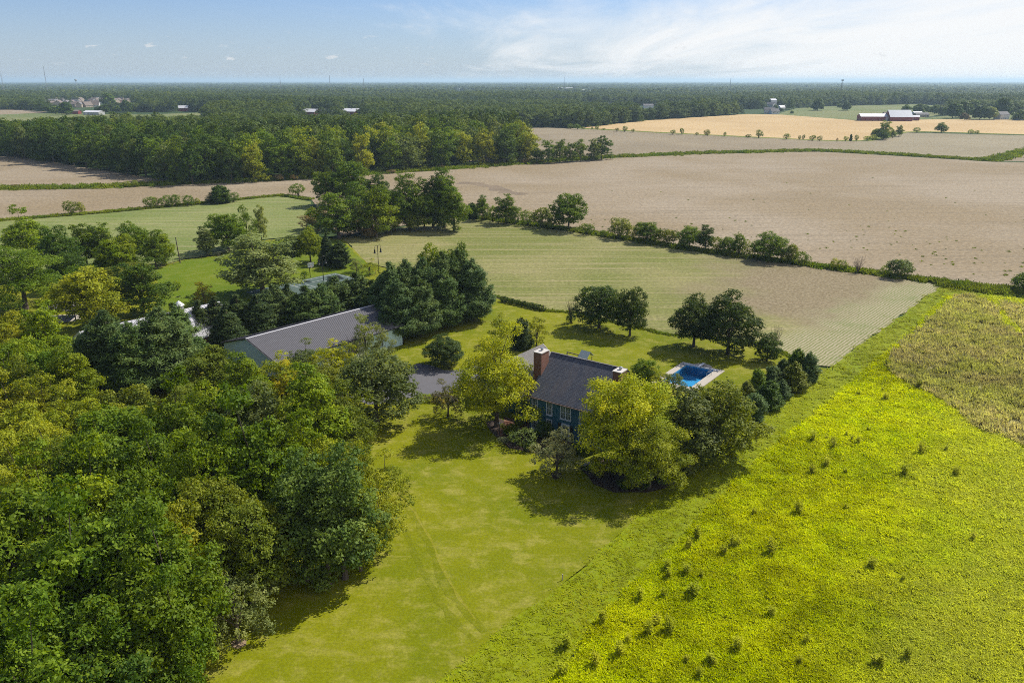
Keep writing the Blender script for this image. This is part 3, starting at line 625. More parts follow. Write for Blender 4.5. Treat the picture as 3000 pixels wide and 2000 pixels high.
# ---------------------------------------------------------------- open pavilion
pv = empty('pavilion', (G(172, 935).x, G(172, 935).y, -0.05), R(10))
tag(pv, 'open sided picnic pavilion with weathered shingle roof behind the barn', 'pavilion')
MB().box((-2.8, -2.2, -0.02), (4.4, 3.2, 0.12)).build('slab', M_conc, pv)
for x in (-2.5, 4.0):
    for y in (-1.9, 2.9): MB().box((x - 0.1, y - 0.1, 0.122), (x + 0.1, y + 0.1, 2.5)).build('post', M_wood, pv)
r = MB(); zt = 3.7; a = [(-3.2, -2.6, 2.45), (4.8, -2.6, 2.45), (4.8, 3.6, 2.45), (-3.2, 3.6, 2.45)]; r0, r1 = (-0.4, 0.5, zt), (2.0, 0.5, zt)
r.slab([a[0], a[1], r1, r0], .12, (0, 0, -1)); r.slab([a[2], a[3], r0, r1], .12, (0, 0, -1)); r.slab([a[1], a[2], r1], .12, (0, 0, -1)); r.slab([a[3], a[0], r0], .12, (0, 0, -1))
r.build('roof', M_shinglel, pv)
# ---------------------------------------------------------------- swimming pool (house frame)
pool = empty('swimming_pool', (E0.x, E0.y, -0.05), HA)
tag(pool, 'rectangular blue swimming pool with pale concrete deck and diving board', 'pool')
X0, X1, Y0, Y1 = 7.1, 12.25, 29.4, 39.05
dk = MB(); dx0, dx1, dy0, dy1 = 5.9, 13.75, 27.6, 40.35
for a, b in (((dx0, dy0), (X0, dy1)), ((X1, dy0), (dx1, dy1)), ((X0, Y1), (X1, dy1)), ((X0, dy0), (X1, Y0))):
    dk.box((a[0], a[1], -0.02), (b[0], b[1], 0.13))
deck = dk.build('deck', M_conc, pool)
bl = MB(); pts = [(8.3, 40.352)] + [(9.7 + 1.6 * math.cos(t), 40.352 + 1.3 * math.sin(t)) for t in np.linspace(math.pi, 0, 10)] + [(11.4, 40.352)]
bl.slab([(x, y, 0.128) for x, y in pts][::-1], 0.14, (0, 0, -1)); bl.build('deck_apron', M_conc, pool)
M_vinyl = plain('pool_vinyl', (0.07, 0.44, 0.80), 0.5, var=0.12, scale=1.2)
bs = MB(); bs.box((X0, Y0, -1.9), (X1, Y1, -1.8)); bs.box((X0 - .08, Y0, -1.8), (X0 - 0.002, Y1, 0.12)); bs.box((X1 + 0.002, Y0, -1.8), (X1 + .08, Y1, 0.12)); bs.box((X0, Y0 - .08, -1.8), (X1, Y0 - .002, .12)); bs.box((X0, Y1 + 0.002, -1.8), (X1, Y1 + .08, .12))
lin = MB()
lin.poly([(X0, Y0, -0.9), (X1, Y0, -0.9), (X1, Y1, -1.5), (X0, Y1, -1.5)])
for q in (((X0 + .005, Y0), (X0 + .005, Y1)), ((X1 - .005, Y0), (X1 - .005, Y1)), ((X0, Y0 + .005), (X1, Y0 + .005)), ((X0, Y1 - .005), (X1, Y1 - .005))):
    (xa, ya), (xb, yb) = q; lin.poly([(xa, ya, -1.7), (xb, yb, -1.7), (xb, yb, 0.10), (xa, ya, 0.10)])
link('basin', lin.mesh('basin'), M_vinyl, pool)
m, nt, p, o = newmat('pool_water')
tr_ = N(nt, 'ShaderNodeBsdfTransparent'); tr_.inputs[0].default_value = (0.72, 0.92, 0.99, 1); gl = N(nt, 'ShaderNodeBsdfGlossy'); gl.inputs['Roughness'].default_value = 0.03
fr = N(nt, 'ShaderNodeFresnel'); fr.inputs[0].default_value = 1.33; mx = N(nt, 'ShaderNodeMixShader'); Lk(nt, fr.outputs[0], mx.inputs[0]); Lk(nt, tr_.outputs[0], mx.inputs[1]); Lk(nt, gl.outputs[0], mx.inputs[2]); Lk(nt, mx.outputs[0], o.inputs[0])
bn = N(nt, 'ShaderNodeBump'); bn.inputs['Strength'].default_value = 0.25; bn.inputs['Distance'].default_value = 0.05; Lk(nt, noise(nt, objc(nt), 3.0, 3), bn.inputs['Height'])
Lk(nt, bn.outputs[0], gl.inputs['Normal']); Lk(nt, bn.outputs[0], fr.inputs['Normal'])
wt = MB().poly([(X0 + .01, Y0 + .01, -0.06), (X1 - .01, Y0 + .01, -0.06), (X1 - .01, Y1 - .01, -0.06), (X0 + .01, Y1 - .01, -0.06)]); wt.build('water', m, pool)
cp = MB(); cp.box((X0 - 0.5, Y1 + 0.05, 0.132), (X1 + 0.7, Y1 + 0.42, 0.30)); cp.build('cover_housing', M_trim, pool)
db = MB().box((9.5, Y1 - 0.9, 0.55), (9.98, Y1 + 1.6, 0.61)).build('diving_board', M_trim, pool)
for y in (0.6, 1.3): MB().box((9.55, Y1 + y, 0.132), (9.93, Y1 + y + 0.2, 0.548)).build('board_stand', M_metal, db)
ld = MB()
for y in (36.2, 36.8): ld.tube([(X1 + 0.5, y, 0.13), (X1 + 0.5, y, 0.75), (X1 + 0.1, y, 0.9), (X1 - 0.12, y, 0.6), (X1 - 0.12, y, -1.0)], 0.03)
for z in (-0.2, -0.5, -0.8): ld.box((X1 - 0.16, 36.2, z), (X1 - 0.06, 36.8, z + 0.04))
ld.build('ladder', M_metal, pool)
# ---------------------------------------------------------------- playset behind the house
ps = empty('playset', (12.3, 131.2, -0.05), R(-40))
tag(ps, 'wooden swing set with a grey green slanted roof panel behind the house', 'playset')
for x in (0.0, 1.5):
    for y in (-0.7, 0.7): MB().box((x - 0.05, y - 0.05, 0), (x + 0.05, y + 0.05, 2.55)).build('post', M_wood, ps)
MB().box((-0.1, -0.8, 1.25), (1.6, 0.8, 1.33)).build('platform', M_wood, ps)
MB().slab([(-0.2, 0.0, 3.5), (1.7, 0.0, 3.5), (1.7, -1.2, 2.45), (-0.2, -1.2, 2.45)], 0.05).slab([(-0.2, 0.0, 3.48), (-0.2, 1.1, 2.5), (1.7, 1.1, 2.5), (1.7, 0.0, 3.48)], 0.05).build('roof', M_green, ps)
MB().box((-3.4, -0.06, 2.35), (-0.052, 0.06, 2.5)).build('swing_beam', M_wood, ps)
MB().tube([(-3.3, 0, 2.4), (-3.5, -1.0, 0)], 0.05).tube([(-3.3, 0, 2.4), (-3.5, 1.0, 0)], 0.05).build('a_frame', M_wood, ps)
for x in (-2.5, -1.3):
    sw_ = MB().box((x - 0.25, -0.1, 0.46), (x + 0.25, 0.1, 0.5)).build('swing_seat', M_black, ps)
    for q in (-0.22, 0.22): MB().tube([(x + q, 0, 2.35), (x + q, 0, 0.501)], 0.012, 4).build('swing_chain', M_metal, sw_)
MB().slab([(1.6, -0.3, 1.3), (1.6, 0.3, 1.3), (3.4, 0.3, 0.15), (3.4, -0.3, 0.15)], 0.06).build('slide', M_trim, ps)
# ---------------------------------------------------------------- basketball court
c0, c1 = G(893, 818), G(982, 799); cd = (c1 - c0); CANG = math.atan2(cd.y, cd.x)
ct = empty('basketball_court', (c0.x, c0.y, -0.05), CANG)     # local x along the far-left edge, -y towards the right
tag(ct, kind='structure', label='green asphalt basketball court with white lines beyond the pines')
MB().box((-17, -13, -0.10), (9.5, 0, 0.03)).build('surface', M_court, ct)
ln = MB()
for a, b in (((-6.0, -12.2), (-5.88, -1)), ((8.7, -12.2), (8.8, -0.8)), ((-16, -0.95), (8.8, -0.83)), ((-16, -12.3), (8.8, -12.2)), ((-3.0, -8.3), (-2.9, -4.0)), ((-6, -4.0), (2.6, -3.9)), ((-6, -8.4), (2.6, -8.3)), ((2.5, -8.3), (2.6, -4.0))): ln.box((*a, 0.031), (*b, 0.036))
ln.build('court_line', M_white, ct)
pd = MB(); rr = random.Random(4)
for x, y, r in ((5.6, -3.2, .9), (7.0, -4.5, .8), (4.6, -4.6, 1.0), (6.6, -6.0, .8), (3.2, -6.2, 1.1), (8.0, -3.0, .6), (-1.0, -2.2, 0.9)):
    pd.slab([(x + r * math.cos(t) * rr.uniform(.8, 1.2), y + 1.3 * r * math.sin(t) * rr.uniform(.8, 1.2), 0.034) for t in np.linspace(0, 6.28, 11)[:-1]], 0.003, (0, 0, -1))
m, nt, p, o = newmat('puddle'); setc(nt, p, (0.02, 0.025, 0.02)); p.inputs['Roughness'].default_value = 0.35; pd.build('damp_spot', m, ct)
hp = empty('basketball_hoop', (G(909, 812).x, G(909, 812).y, -0.05), CANG - math.pi / 2)
tag(hp, 'basketball hoop with clear white framed backboard beside the green court', 'basketball hoop')
MB().tube([(0, 0, 0), (0, 0, 2.6), (0.35, 0, 3.3), (0.6, 0, 3.35)], 0.09, 8).build('pole', M_black, hp)
bb = MB().box((0.60, -0.9, 2.85), (0.64, 0.9, 3.95)).build('backboard', glassmat('backboard_glass', (0.28, 0.34, 0.36)), hp)
fr = MB()
for a, b in (((-.92, 2.83), (.92, 2.90)), ((-.92, 3.90), (.92, 3.97)), ((-.92, 2.83), (-.85, 3.97)), ((.85, 2.83), (.92, 3.97)), ((-.3, 3.1), (.3, 3.14)), ((-.3, 3.55), (.3, 3.59)), ((-.3, 3.1), (-.26, 3.59)), ((.26, 3.1), (.3, 3.59))): fr.box((0.642, a[0], a[1]), (0.66, b[0], b[1]))
fr.build('backboard_frame', M_white, bb)
MB().tube([(0.9 + 0.23 * math.cos(t), 0.23 * math.sin(t), 3.05) for t in np.linspace(math.pi, -math.pi, 13)], 0.015, 5).box((0.642, -0.06, 3.0), (0.70, 0.06, 3.08)).build('rim', plain('rim_orange', (0.7, 0.15, 0.03), 0.5), hp)
nn = MB()
for k in range(10):
    t = k * 0.628; nn.tube([(0.9 + 0.23 * math.cos(t), 0.23 * math.sin(t), 3.04), (0.9 + 0.13 * math.cos(t + .5), 0.13 * math.sin(t + .5), 2.62)], 0.008, 4)
nn.build('net', M_white, hp)
def courtlamp(b, h, label):
    o = empty('lamp_post', (b.x, b.y, -0.05), CANG)
    tag(o, label, 'lamp post', 'court lamp posts')
    MB().tube([(0, 0, 0), (0, 0, h)], [0.11, 0.07], 8).build('pole', M_black, o)
    for s in (-1, 1):
        ar = MB().tube([(0, 0, h - 0.5)] + [(s * (0.5 + 0.5 * -math.cos(t)), 0, h - 0.35 + 0.5 * math.sin(t)) for t in np.linspace(0, math.pi, 8)] + [(s * 1.0, 0, h - 0.8)], 0.04, 5).build('arm', M_black, o)
        MB().lathe([(0.08, -0.8), (0.16, -0.95), (0.2, -1.5), (0.36, -1.75)], (s * 1.0, 0, h), 10).build('lamp_shade', M_black, ar)
        MB().lathe([(0.28, -1.86), (0.30, -1.76)], (s * 1.0, 0, h), 10).build('lens', M_metal, ar)
courtlamp(G(948, 822), 6.2, 'black twin arm lamp post in front of the court hoop')
courtlamp(G(1110, 800), 7.3, 'tall black twin arm lamp post standing against the crop field')
# wire fence round the court
fz = empty('wire_fence', (G(985, 772).x, G(985, 772).y, -0.05)); tag(fz, 'thin wire fence with posts behind the basketball court', 'fence')
FP = [Vector((p.x - fz.location.x, p.y - fz.location.y, 0)) for p in dens([tuple(G(*q)) for q in ((960, 765), (1000, 778), (1040, 785), (1080, 796), (1120, 808))], 2.6, False)]
for q in FP: MB().box((q.x - .04, q.y - .04, 0), (q.x + .04, q.y + .04, 1.3)).build('post', M_wood, fz)
wr = MB()
for z in (0.3, 0.6, 0.9, 1.2): wr.tube([(q.x, q.y, z) for q in FP], 0.012, 4)
wr.build('wire', M_wood, fz)
fz = empty('wire_fence', (G(600, 752).x, G(600, 752).y, -0.05)); tag(fz, 'wire fence on thin posts along the rear lawn by the utility pole', 'fence')
FP = [Vector((p.x - fz.location.x, p.y - fz.location.y, 0)) for p in dens([tuple(G(*q)) for q in ((440, 792), (540, 764), (640, 752), (700, 730))], 4, False)]
for q in FP: MB().box((q.x - .04, q.y - .04, 0), (q.x + .04, q.y + .04, 1.3)).build('post', M_wood, fz)
wr = MB()
for z in (0.4, 0.8, 1.2): wr.tube([(q.x, q.y, z) for q in FP], 0.012, 4)
wr.build('wire', M_wood, fz)
up = empty('utility_pole', (G(528, 770).x, G(528, 770).y, -0.1)); up.rotation_euler = (0, R(-3), 0)
tag(up, 'leaning brown wooden utility pole at the edge of the rear lawn', 'utility pole')
MB().tube([(0, 0, 0), (0, 0, 7.2)], [0.16, 0.11], 8).build('pole', M_bark, up)
MB().box((-0.06, -0.14, 6.6), (0.06, -0.10, 6.9)).build('bracket', M_metal, up)
# small yard things
def patch_stone(px, py, s, lab, rz=0.3):
    b = G(px, py); o = bpy.data.objects.new('boulder', None)
    bm = bmesh.new(); bmesh.ops.create_icosphere(bm, subdivisions=2, radius=s); rr = random.Random(px)
    for v in bm.verts: v.co = Vector((v.co.x * 1.5, v.co.y * 0.8, v.co.z * 0.6)) * rr.uniform(0.85, 1.12)
    me = bpy.data.meshes.new('boulder'); bm.to_mesh(me); bm.free()
    o = link('boulder', me, M_conc); o.location = (b.x, b.y, s * 0.3); o.rotation_euler = (0, 0, rz); tag(o, lab, 'boulder')
patch_stone(1724, 1362, 0.5, 'pale long boulder at the left end of the mulch island')
patch_stone(1812, 1352, 0.45, 'pale rounded boulder behind the trunks in the mulch island', 1.0)
pl = empty('lamp_post', (G(1464, 1275).x, G(1464, 1275).y, -0.05)); tag(pl, 'short black yard lamp post beside the patio', 'lamp post')
MB().tube([(0, 0, 0), (0, 0, 1.7)], 0.045, 6).build('pole', M_black, pl)
ln_ = MB().lathe([(0.07, 1.70), (0.13, 1.78), (0.13, 1.98), (0.18, 2.0), (0.03, 2.14)], (0, 0, 0), 6).build('lantern', M_metal, pl)
for px, py, lab in ((1527, 1222, 'white planter pot nearest the house corner on the patio'), (1518, 1228, 'white planter pot further left on the patio')):
    b = G(px, py); t = empty('planter', (b.x, b.y, -0.03)); tag(t, lab, 'planter', 'patio planters')
    MB().lathe([(0.2, 0), (0.3, 0.45), (0.33, 0.5), (0.27, 0.48)], (0, 0, 0), 10).build('pot', M_white, t)
    bb = MB(); rr = random.Random(px)
    for k in range(60):
        a = rr.uniform(0, 6.28); r0 = rr.uniform(0, .35); z = .5 + rr.uniform(0, .4); c = Vector((r0 * math.cos(a), r0 * math.sin(a), z)); d = Vector((rr.uniform(-1, 1), rr.uniform(-1, 1), rr.uniform(-1, 1))) * .09; e = Vector((rr.uniform(-1, 1), rr.uniform(-1, 1), rr.uniform(-1, 1))) * .09
        bb.poly([c - d, c - e, c + d, c + e])
    po = link('plant', bb.mesh('plant'), M_leaf, t); po.color = (0.12, 0.16, 0.03, 1)
mk = G(1648, 1697); t = MB().tube([(0, 0, 0), (0, 0, 0.7)], 0.05, 6).build('marker_post', M_conc); t.location = (mk.x, mk.y, -0.05); tag(t, 'tiny pale marker post at the edge of the front lawn', 'post')
mk = G(2439, 1083); t = MB().tube([(0, 0, 0), (0, 0, 0.9)], 0.05, 6).build('marker_post', M_black); t.location = (mk.x, mk.y, -0.05); tag(t, 'tiny dark marker post at the near corner of the crop field', 'post')
# ---------------------------------------------------------------- far farms, houses, masts
def proj(p):
    x, y, z = p[0], p[1], p[2] - CAM_H
    d = y * math.cos(PITCH) - z * math.sin(PITCH); u = y * math.sin(PITCH) + z * math.cos(PITCH)
    return 1500 + FPX * x / d, 1000 - FPX * u / d
KEEP = []      # picture boxes of far buildings with their distance, so that no far tree is planted in front of them
def keep(x0, x1, y0, y1, d): KEEP.append((x0, x1, y0, y1, d))
M_fwhite = plain('far_white_wall', (0.74, 0.74, 0.73), 0.6, var=0.06); M_fred = plain('far_red_wall', (0.22, 0.03, 0.03), 0.7, var=0.15, scale=0.3)
M_ftan = plain('far_tan_siding', (0.48, 0.40, 0.31), 0.7, var=0.1); M_fgrey = plain('far_grey_siding', (0.42, 0.43, 0.44), 0.7, var=0.1)
M_fbrick = plain('far_brick_wall', (0.30, 0.16, 0.12), 0.8, var=0.15)
M_froof = plain('far_white_roof', (0.74, 0.73, 0.76), 0.5, var=0.08, scale=0.2); M_fblue = plain('far_blue_roof', (0.36, 0.41, 0.50), 0.4, var=0.1, scale=0.2)
M_fsh = plain('far_grey_shingle', (0.20, 0.19, 0.195), 0.9, var=0.15); M_fsh2 = plain('far_brown_shingle', (0.22, 0.175, 0.15), 0.9, var=0.15)
def farbuild(name, px, py, L, Wd, ze, zr, wallm, roofm, label, cat, rz=0.0, group=None, doors=(), wins=0, oh=0.4, ky=None):
    b = G(px, py); o = empty(name, (b.x, b.y, -0.2), rz); tag(o, label, cat, group)
    gable(o, -L / 2, L / 2, 0, Wd, 'x', ze, zr, oh, wallm, roofm, 0.25, 0.4)
    for (x, w, h) in doors: MB().box((x - w / 2, -0.12, 0), (x + w / 2, -0.02, h)).build('door', M_fwhite, o)
    for k in range(wins):
        x = -L / 2 + L * (k + 0.5) / wins
        f = MB().box((x - 0.7, -0.10, 1.0), (x + 0.7, -0.02, 2.4)).build('window', M_fwhite, o); MB().box((x - 0.55, -0.13, 1.15), (x + 0.55, -0.105, 2.25)).build('pane', M_glass, f)
    m_ = mpp(b); keep(px - L / 2 / m_ - 3, px + L / 2 / m_ + 3, py - zr / m_, py + 1, b.y)
    return o
o = farbuild('barn', 2562, 354, 34, 15, 5.2, 8.6, M_fred, M_froof, 'long low red barn with white roof beside the wheat field', 'barn', R(-4), doors=((14.8, 3, 4),))
o = farbuild('barn', 2640, 355, 27, 20, 5.0, 13.2, M_fred, M_fblue, 'tall red barn with big blue grey roof beside the wheat field', 'barn', R(-4))
o = farbuild('shed', 2679, 353, 11, 9, 4.5, 6.2, M_fred, M_froof, 'small red shed right of the tall red barn', 'shed', R(-20), doors=((-3.4, 3.6, 3.6),))
farbuild('barn', 2609, 349, 15, 12, 5, 9, plain('far_brown_wall', (0.10, 0.06, 0.05), 0.8), M_fsh2, 'dark brown barn between the two red barns', 'barn')
farbuild('house', 2703, 343, 18, 10, 3.2, 6, M_ftan, M_fsh, 'low ranch house right of the far red barns', 'house', wins=4)
farbuild('shed', 2690, 337, 12, 8, 3.2, 5, M_fwhite, M_froof, 'white roofed shed behind the low ranch house', 'shed')
farbuild('house', 2943, 350, 16, 10, 6, 10, M_fwhite, M_fsh, 'white house with dark roof at the far right roadside', 'house', R(20), wins=4)
farbuild('house', 2996, 352, 14, 10, 5, 8.5, M_fgrey, M_fsh, 'grey house cut by the right edge of the picture', 'house', wins=3)
# white farmstead
farbuild('barn', 2252, 318, 17, 10, 7, 11, M_fwhite, M_fsh, 'white gabled barn of the far farmstead', 'barn', R(-60))
g_ = G(2266, 317); t = empty('silo', (g_.x, g_.y, -0.2)); tag(t, 'square white grain tower of the far farmstead', 'silo')
MB().box((-5, 0, 0), (5, 9, 14)).build('tower', M_fwhite, t); MB().slab([(-5.3, -0.3, 14.01), (5.3, -0.3, 14.01), (5.3, 9.3, 16.5), (-5.3, 9.3, 16.5)], 0.4, (0, 0, -1)).build('roof', M_froof, t); keep(2256, 2276, 296, 318, g_.y)
g_ = G(2279, 319); t = empty('quonset_hut', (g_.x, g_.y, -0.2), R(-50)); tag(t, 'round topped white metal hut beside the grain tower', 'hut')
qp = [(5.5 * math.cos(a), 6.0 * math.sin(a)) for a in np.linspace(0, math.pi, 13)]
MB().prism(qp, 0, 16).build('shell', M_froof, t); MB().box((-2, -0.1, 0), (2, -0.02, 3.6)).build('door', M_fgrey, t); keep(2268, 2290, 306, 320, g_.y)
farbuild('shed', 2295, 316, 11, 9, 4, 6, M_fwhite, M_froof, 'white shed at the right end of the far farmstead', 'shed')
farbuild('house', 2254, 333, 15, 9, 5.5, 9.5, M_fwhite, M_fsh, 'white farmhouse with dormers at the wheat field edge', 'house', R(-15), wins=4)
farbuild('garage', 2272, 334, 13, 9, 3.5, 8, M_fwhite, M_fsh, 'white garage beside the far white farmhouse', 'garage', R(10), wins=2)
g_ = G(2344, 313); t = empty('gas_tank', (g_.x, g_.y, -0.2)); tag(t, 'white horizontal storage tank behind the green field', 'tank')
MB().tube([(-6, 0, 3.5), (-5.6, 0, 3.5), (5.6, 0, 3.5), (6, 0, 3.5)], [0.8, 2.2, 2.2, 0.8], 12).build('vessel', M_froof, t)
for x in (-3.5, 3.5): MB().box((x - 0.3, -1.2, 0), (x + 0.3, 1.2, 1.6)).build('saddle', M_conc, t)
keep(2334, 2354, 304, 314, g_.y)
farbuild('shed', 2403, 318, 12, 6, 3, 4.5, M_fbrick, M_fsh, 'small brown shed in the green field by the mast', 'shed')
# red barns among the woods, left centre
farbuild('barn', 897, 338, 30, 18, 5, 9, M_fred, M_froof, 'red barn with white roof left of the pair in the woods', 'barn', R(-25))
farbuild('barn', 940, 335, 24, 16, 5, 8, M_fred, M_froof, 'middle red barn with white roof showing between trees', 'barn', R(-20))
farbuild('barn', 1006, 339, 40, 24, 6, 10, M_fred, M_froof, 'large red barn with white roof right of the trees', 'barn', R(-25))
farbuild('shed', 1038, 334, 14, 10, 4, 6.5, M_fwhite, M_froof, 'small white roofed shed right of the large red barn', 'shed')
farbuild('shed', 267, 337, 25, 14, 4.0, 6.2, M_fgrey, M_froof, 'pale shed with white roof in the left green field', 'shed', R(-10), doors=((-8, 3.5, 3),))
farbuild('shed', 212, 334, 18, 10, 4, 6, M_fred, M_fsh2, 'low red shed beside a dark tree in the left field', 'shed')
farbuild('shed', 187, 333, 9, 8, 4, 6, M_fred, M_fsh2, 'tiny red shed left of the dark field tree', 'shed')
farbuild('house', 535, 326, 16, 12, 5, 9, M_fred, M_froof, 'small red house with white roof behind the left woods', 'house')
farbuild('shed', 510, 318, 14, 10, 4, 7, M_fwhite, M_froof, 'white roofed shed left of the small red house', 'shed')
# the housing estate: individual houses
rr = random.Random(21); k = 0; spots = []
for row, (py, x0, x1, n) in enumerate(((314, 205, 285, 5), (309, 150, 300, 7), (304, 118, 300, 8), (301, 300, 395, 5), (298, 150, 390, 9), (294, 130, 330, 5))):
    for i in range(n): spots.append((x0 + (x1 - x0) * (i + 0.5) / n + rr.uniform(-3, 3), py + rr.uniform(-0.8, 0.8), row))
spots.sort()
WM = [('tan', M_ftan), ('white', M_fwhite), ('grey', M_fgrey), ('brick', M_fbrick)]
for i, (x, y, row) in enumerate(spots):
    wn, wm = WM[rr.choice((0, 0, 1, 2, 3))]; rn, rm = rr.choice((('grey', M_fsh), ('brown', M_fsh2), ('brown', M_fsh2)))
    farbuild('house', x, y, rr.uniform(14, 20), rr.uniform(10, 13), rr.choice((3.2, 5.6, 5.6)), rr.uniform(8.6, 10.5), wm, rm, f'{wn} house with {rn} roof, {ordinal(i + 1)} from the left in the distant housing estate', 'house', R(rr.choice((-20, 15, 70, 100)) + rr.uniform(-8, 8)), 'houses of the distant estate', wins=3)
# distant industrial roofs and scattered white roofs
for px, py, L, Wd, ze, zr, mt, lab in ((1655, 268.5, 75, 40, 16, 18, M_fgrey, 'distant pale grey industrial block above the woods'), (1695, 269.5, 80, 40, 7, 9, M_froof, 'distant low white warehouse right of the grey block'), (1340, 265, 40, 25, 6, 8, M_froof, 'distant small white roof left of centre in the woods'), (1361, 266, 55, 30, 7, 9, M_froof, 'distant long white roof left of centre in the woods'), (1730, 270, 50, 25, 6, 8, M_froof, 'distant thin white roof right of the warehouse'), (2372, 262, 40, 25, 7, 10, M_froof, 'distant white roof left of the lattice mast'), (1720, 296, 14, 10, 5, 8, M_froof, 'white roof peeking from the woods right of centre'), (1786, 302, 22, 12, 5, 9, M_fsh, 'grey roofed house in the woods behind the wheat'), (1900, 316, 18, 10, 4, 7, M_fsh, 'grey roofed house behind the roadside trees'), (765, 257, 60, 30, 6, 9, M_froof, 'distant white roof left of centre near the horizon'), (470, 247, 50, 25, 6, 9, M_froof, 'tiny white roof near the left horizon')):
    farbuild('building', px, py, L, Wd, ze, zr, M_fwhite, mt, lab, 'building')
def mast(px, d, h, label, lattice=True, head=False, w=None):
    x = (px - 1500) / FPX * d * 1.02; o = empty('radio_mast', (x, d, -0.2)); tag(o, label, 'mast')
    s = MB(); w = w or h * 0.03; r = max(0.12, d * 0.00008)
    for k in range(3):
        a = k * 2.094; s.tube([(w * math.cos(a), w * math.sin(a), 0), (w * 0.35 * math.cos(a), w * 0.35 * math.sin(a), h)], r, 4)
    s.build('leg', M_fgrey if not head else M_wood, o)
    br = MB(); n = int(h / (w * 2.2)) + 3
    for i in range(n):
        z0, z1 = h * i / n, h * (i + 1) / n; f0, f1 = 1 - 0.65 * i / n, 1 - 0.65 * (i + 1) / n
        for k in range(3):
            a, b = k * 2.094, (k + 1) * 2.094
            br.tube([(w * f0 * math.cos(a), w * f0 * math.sin(a), z0), (w * f1 * math.cos(b), w * f1 * math.sin(b), z1)], r * 0.7, 3)
    br.build('brace', M_fgrey if not head else M_wood, o)
    if head:
        for k in range(3):
            a = k * 2.094 + 0.5; hd = MB()
            hd.tube([(0, 0, h - 2), (2.6 * math.cos(a), 2.6 * math.sin(a), h - 2)], 0.15, 4)
            for j in (-1, 0, 1): cx, cyy = 2.6 * math.cos(a) - j * 1.3 * math.sin(a), 2.6 * math.sin(a) + j * 1.3 * math.cos(a); hd.box((cx - .3, cyy - .3, h - 3.2), (cx + .3, cyy + .3, h - 0.6))
            hd.build('antenna', M_darktrim, o)
    return o
mast(2402, 1900, 50.5, 'dark lattice phone mast with antennas at the right', head=True, w=2.4)
mast(108, 2600, 68, 'broad lattice mast on the left horizon', w=3.5)
mast(227, 2600, 89, 'tall thin radio mast on the left horizon', w=1.6)
mast(1002, 3000, 66, 'thin radio mast left of centre on the horizon', w=1.6)
mast(1095, 3200, 55, 'short dark mast left of centre on the horizon', w=3)
mast(1644, 3200, 60, 'tiny thin mast right of centre on the horizon', w=1.6)
mast(867, 3200, 58, 'tiny mast on the horizon left of the woodland barns', w=1.6)
mast(2097, 3200, 57, 'tiny mast on the horizon above the wheat field', w=1.6)
x = (309 - 1500) / FPX * 5600 * 1.02; wt_ = empty('water_tower', (x, 5600, -0.2)); tag(wt_, 'tiny water tower bulb on the left horizon', 'water tower')
MB().lathe([(4, 0), (1.8, 8), (1.6, 40), (6, 46), (8.5, 51), (7.5, 55), (2, 58)], (0, 0, 0), 12).build('tank', M_fgrey, wt_)
# ---------------------------------------------------------------- vegetation prototypes
def unit(a): return a / np.maximum(np.linalg.norm(a, axis=1, keepdims=True), 1e-9)
def leafmesh(name, c, n, ln, wd, var, mat):
    """one kite shaped face per leaf; c centres, n normals, ln/wd sizes, var leaf colour variation"""
    N_ = len(c); t = unit(np.cross(n, rng.normal(size=(N_, 3)))); b = np.cross(n, t)
    l = ln[:, None] * 0.5; w = wd[:, None] * 0.5
    V = np.stack([c - t * l, c + b * w - t * l * 0.1, c + t * l + n * l * 0.15, c - b * w - t * l * 0.1], 1).reshape(-1, 3)
    me = bpy.data.meshes.new(name); me.vertices.add(4 * N_); me.vertices.foreach_set('co', V.astype(np.float32).ravel())
    me.loops.add(4 * N_); me.loops.foreach_set('vertex_index', np.arange(4 * N_, dtype=np.int32))
    me.polygons.add(N_); me.polygons.foreach_set('loop_start', np.arange(0, 4 * N_, 4, dtype=np.int32))
    try: me.polygons.foreach_set('loop_total', np.full(N_, 4, dtype=np.int32))
    except Exception: pass
    at = me.attributes.new('leafvar', 'FLOAT', 'FACE'); at.data.foreach_set('value', np.clip(var, 0, 1).astype(np.float32))
    me.materials.append(mat); me.update(calc_edges=True); me.validate(); return me
def sph(n):
    v = unit(rng.normal(size=(n, 3))); return v
def lobes_to_leaves(lc, lr, per, k, leaf, asp, jit, flat=0.0, down=-0.75, squash=0.85, nj=0.55):
    C, Nn, Va = [], [], []
    lv = rng.random(len(lc))
    for i, (c, r) in enumerate(zip(lc, lr)):
        m = int(per * (r / np.mean(lr)) ** 2); d = sph(m * 2); d = d[d[:, 2] > down][:m]
        p = c + d * r * np.array([1, 1, squash]) * rng.uniform(0.78, 1.06, (len(d), 1))
        # drop clusters buried inside other lobes
        dist = np.linalg.norm((p[:, None, :] - lc[None]) / np.array([1, 1, squash]), axis=2) / lr[None]
        dist[:, i] = 9; ok = dist.min(1) > 0.74; p, d = p[ok], d[ok]
        cv = rng.random(len(p))
        for _ in range(k):
            o = rng.normal(size=(len(p), 3)) * jit * np.array([1, 1, 0.7])
            C.append(p + o); Nn.append(unit(d * 0.75 + rng.normal(size=(len(p), 3)) * nj + np.array([0, 0, 0.45 + flat])))
            Va.append(0.42 * lv[i] + 0.28 * cv + 0.30 * rng.random(len(p)))
    C = np.concatenate(C); Nn = np.concatenate(Nn); Va = np.concatenate(Va); M_ = len(C)
    s = leaf * rng.uniform(0.7, 1.3, M_)
    return C, Nn, s, s * asp, Va
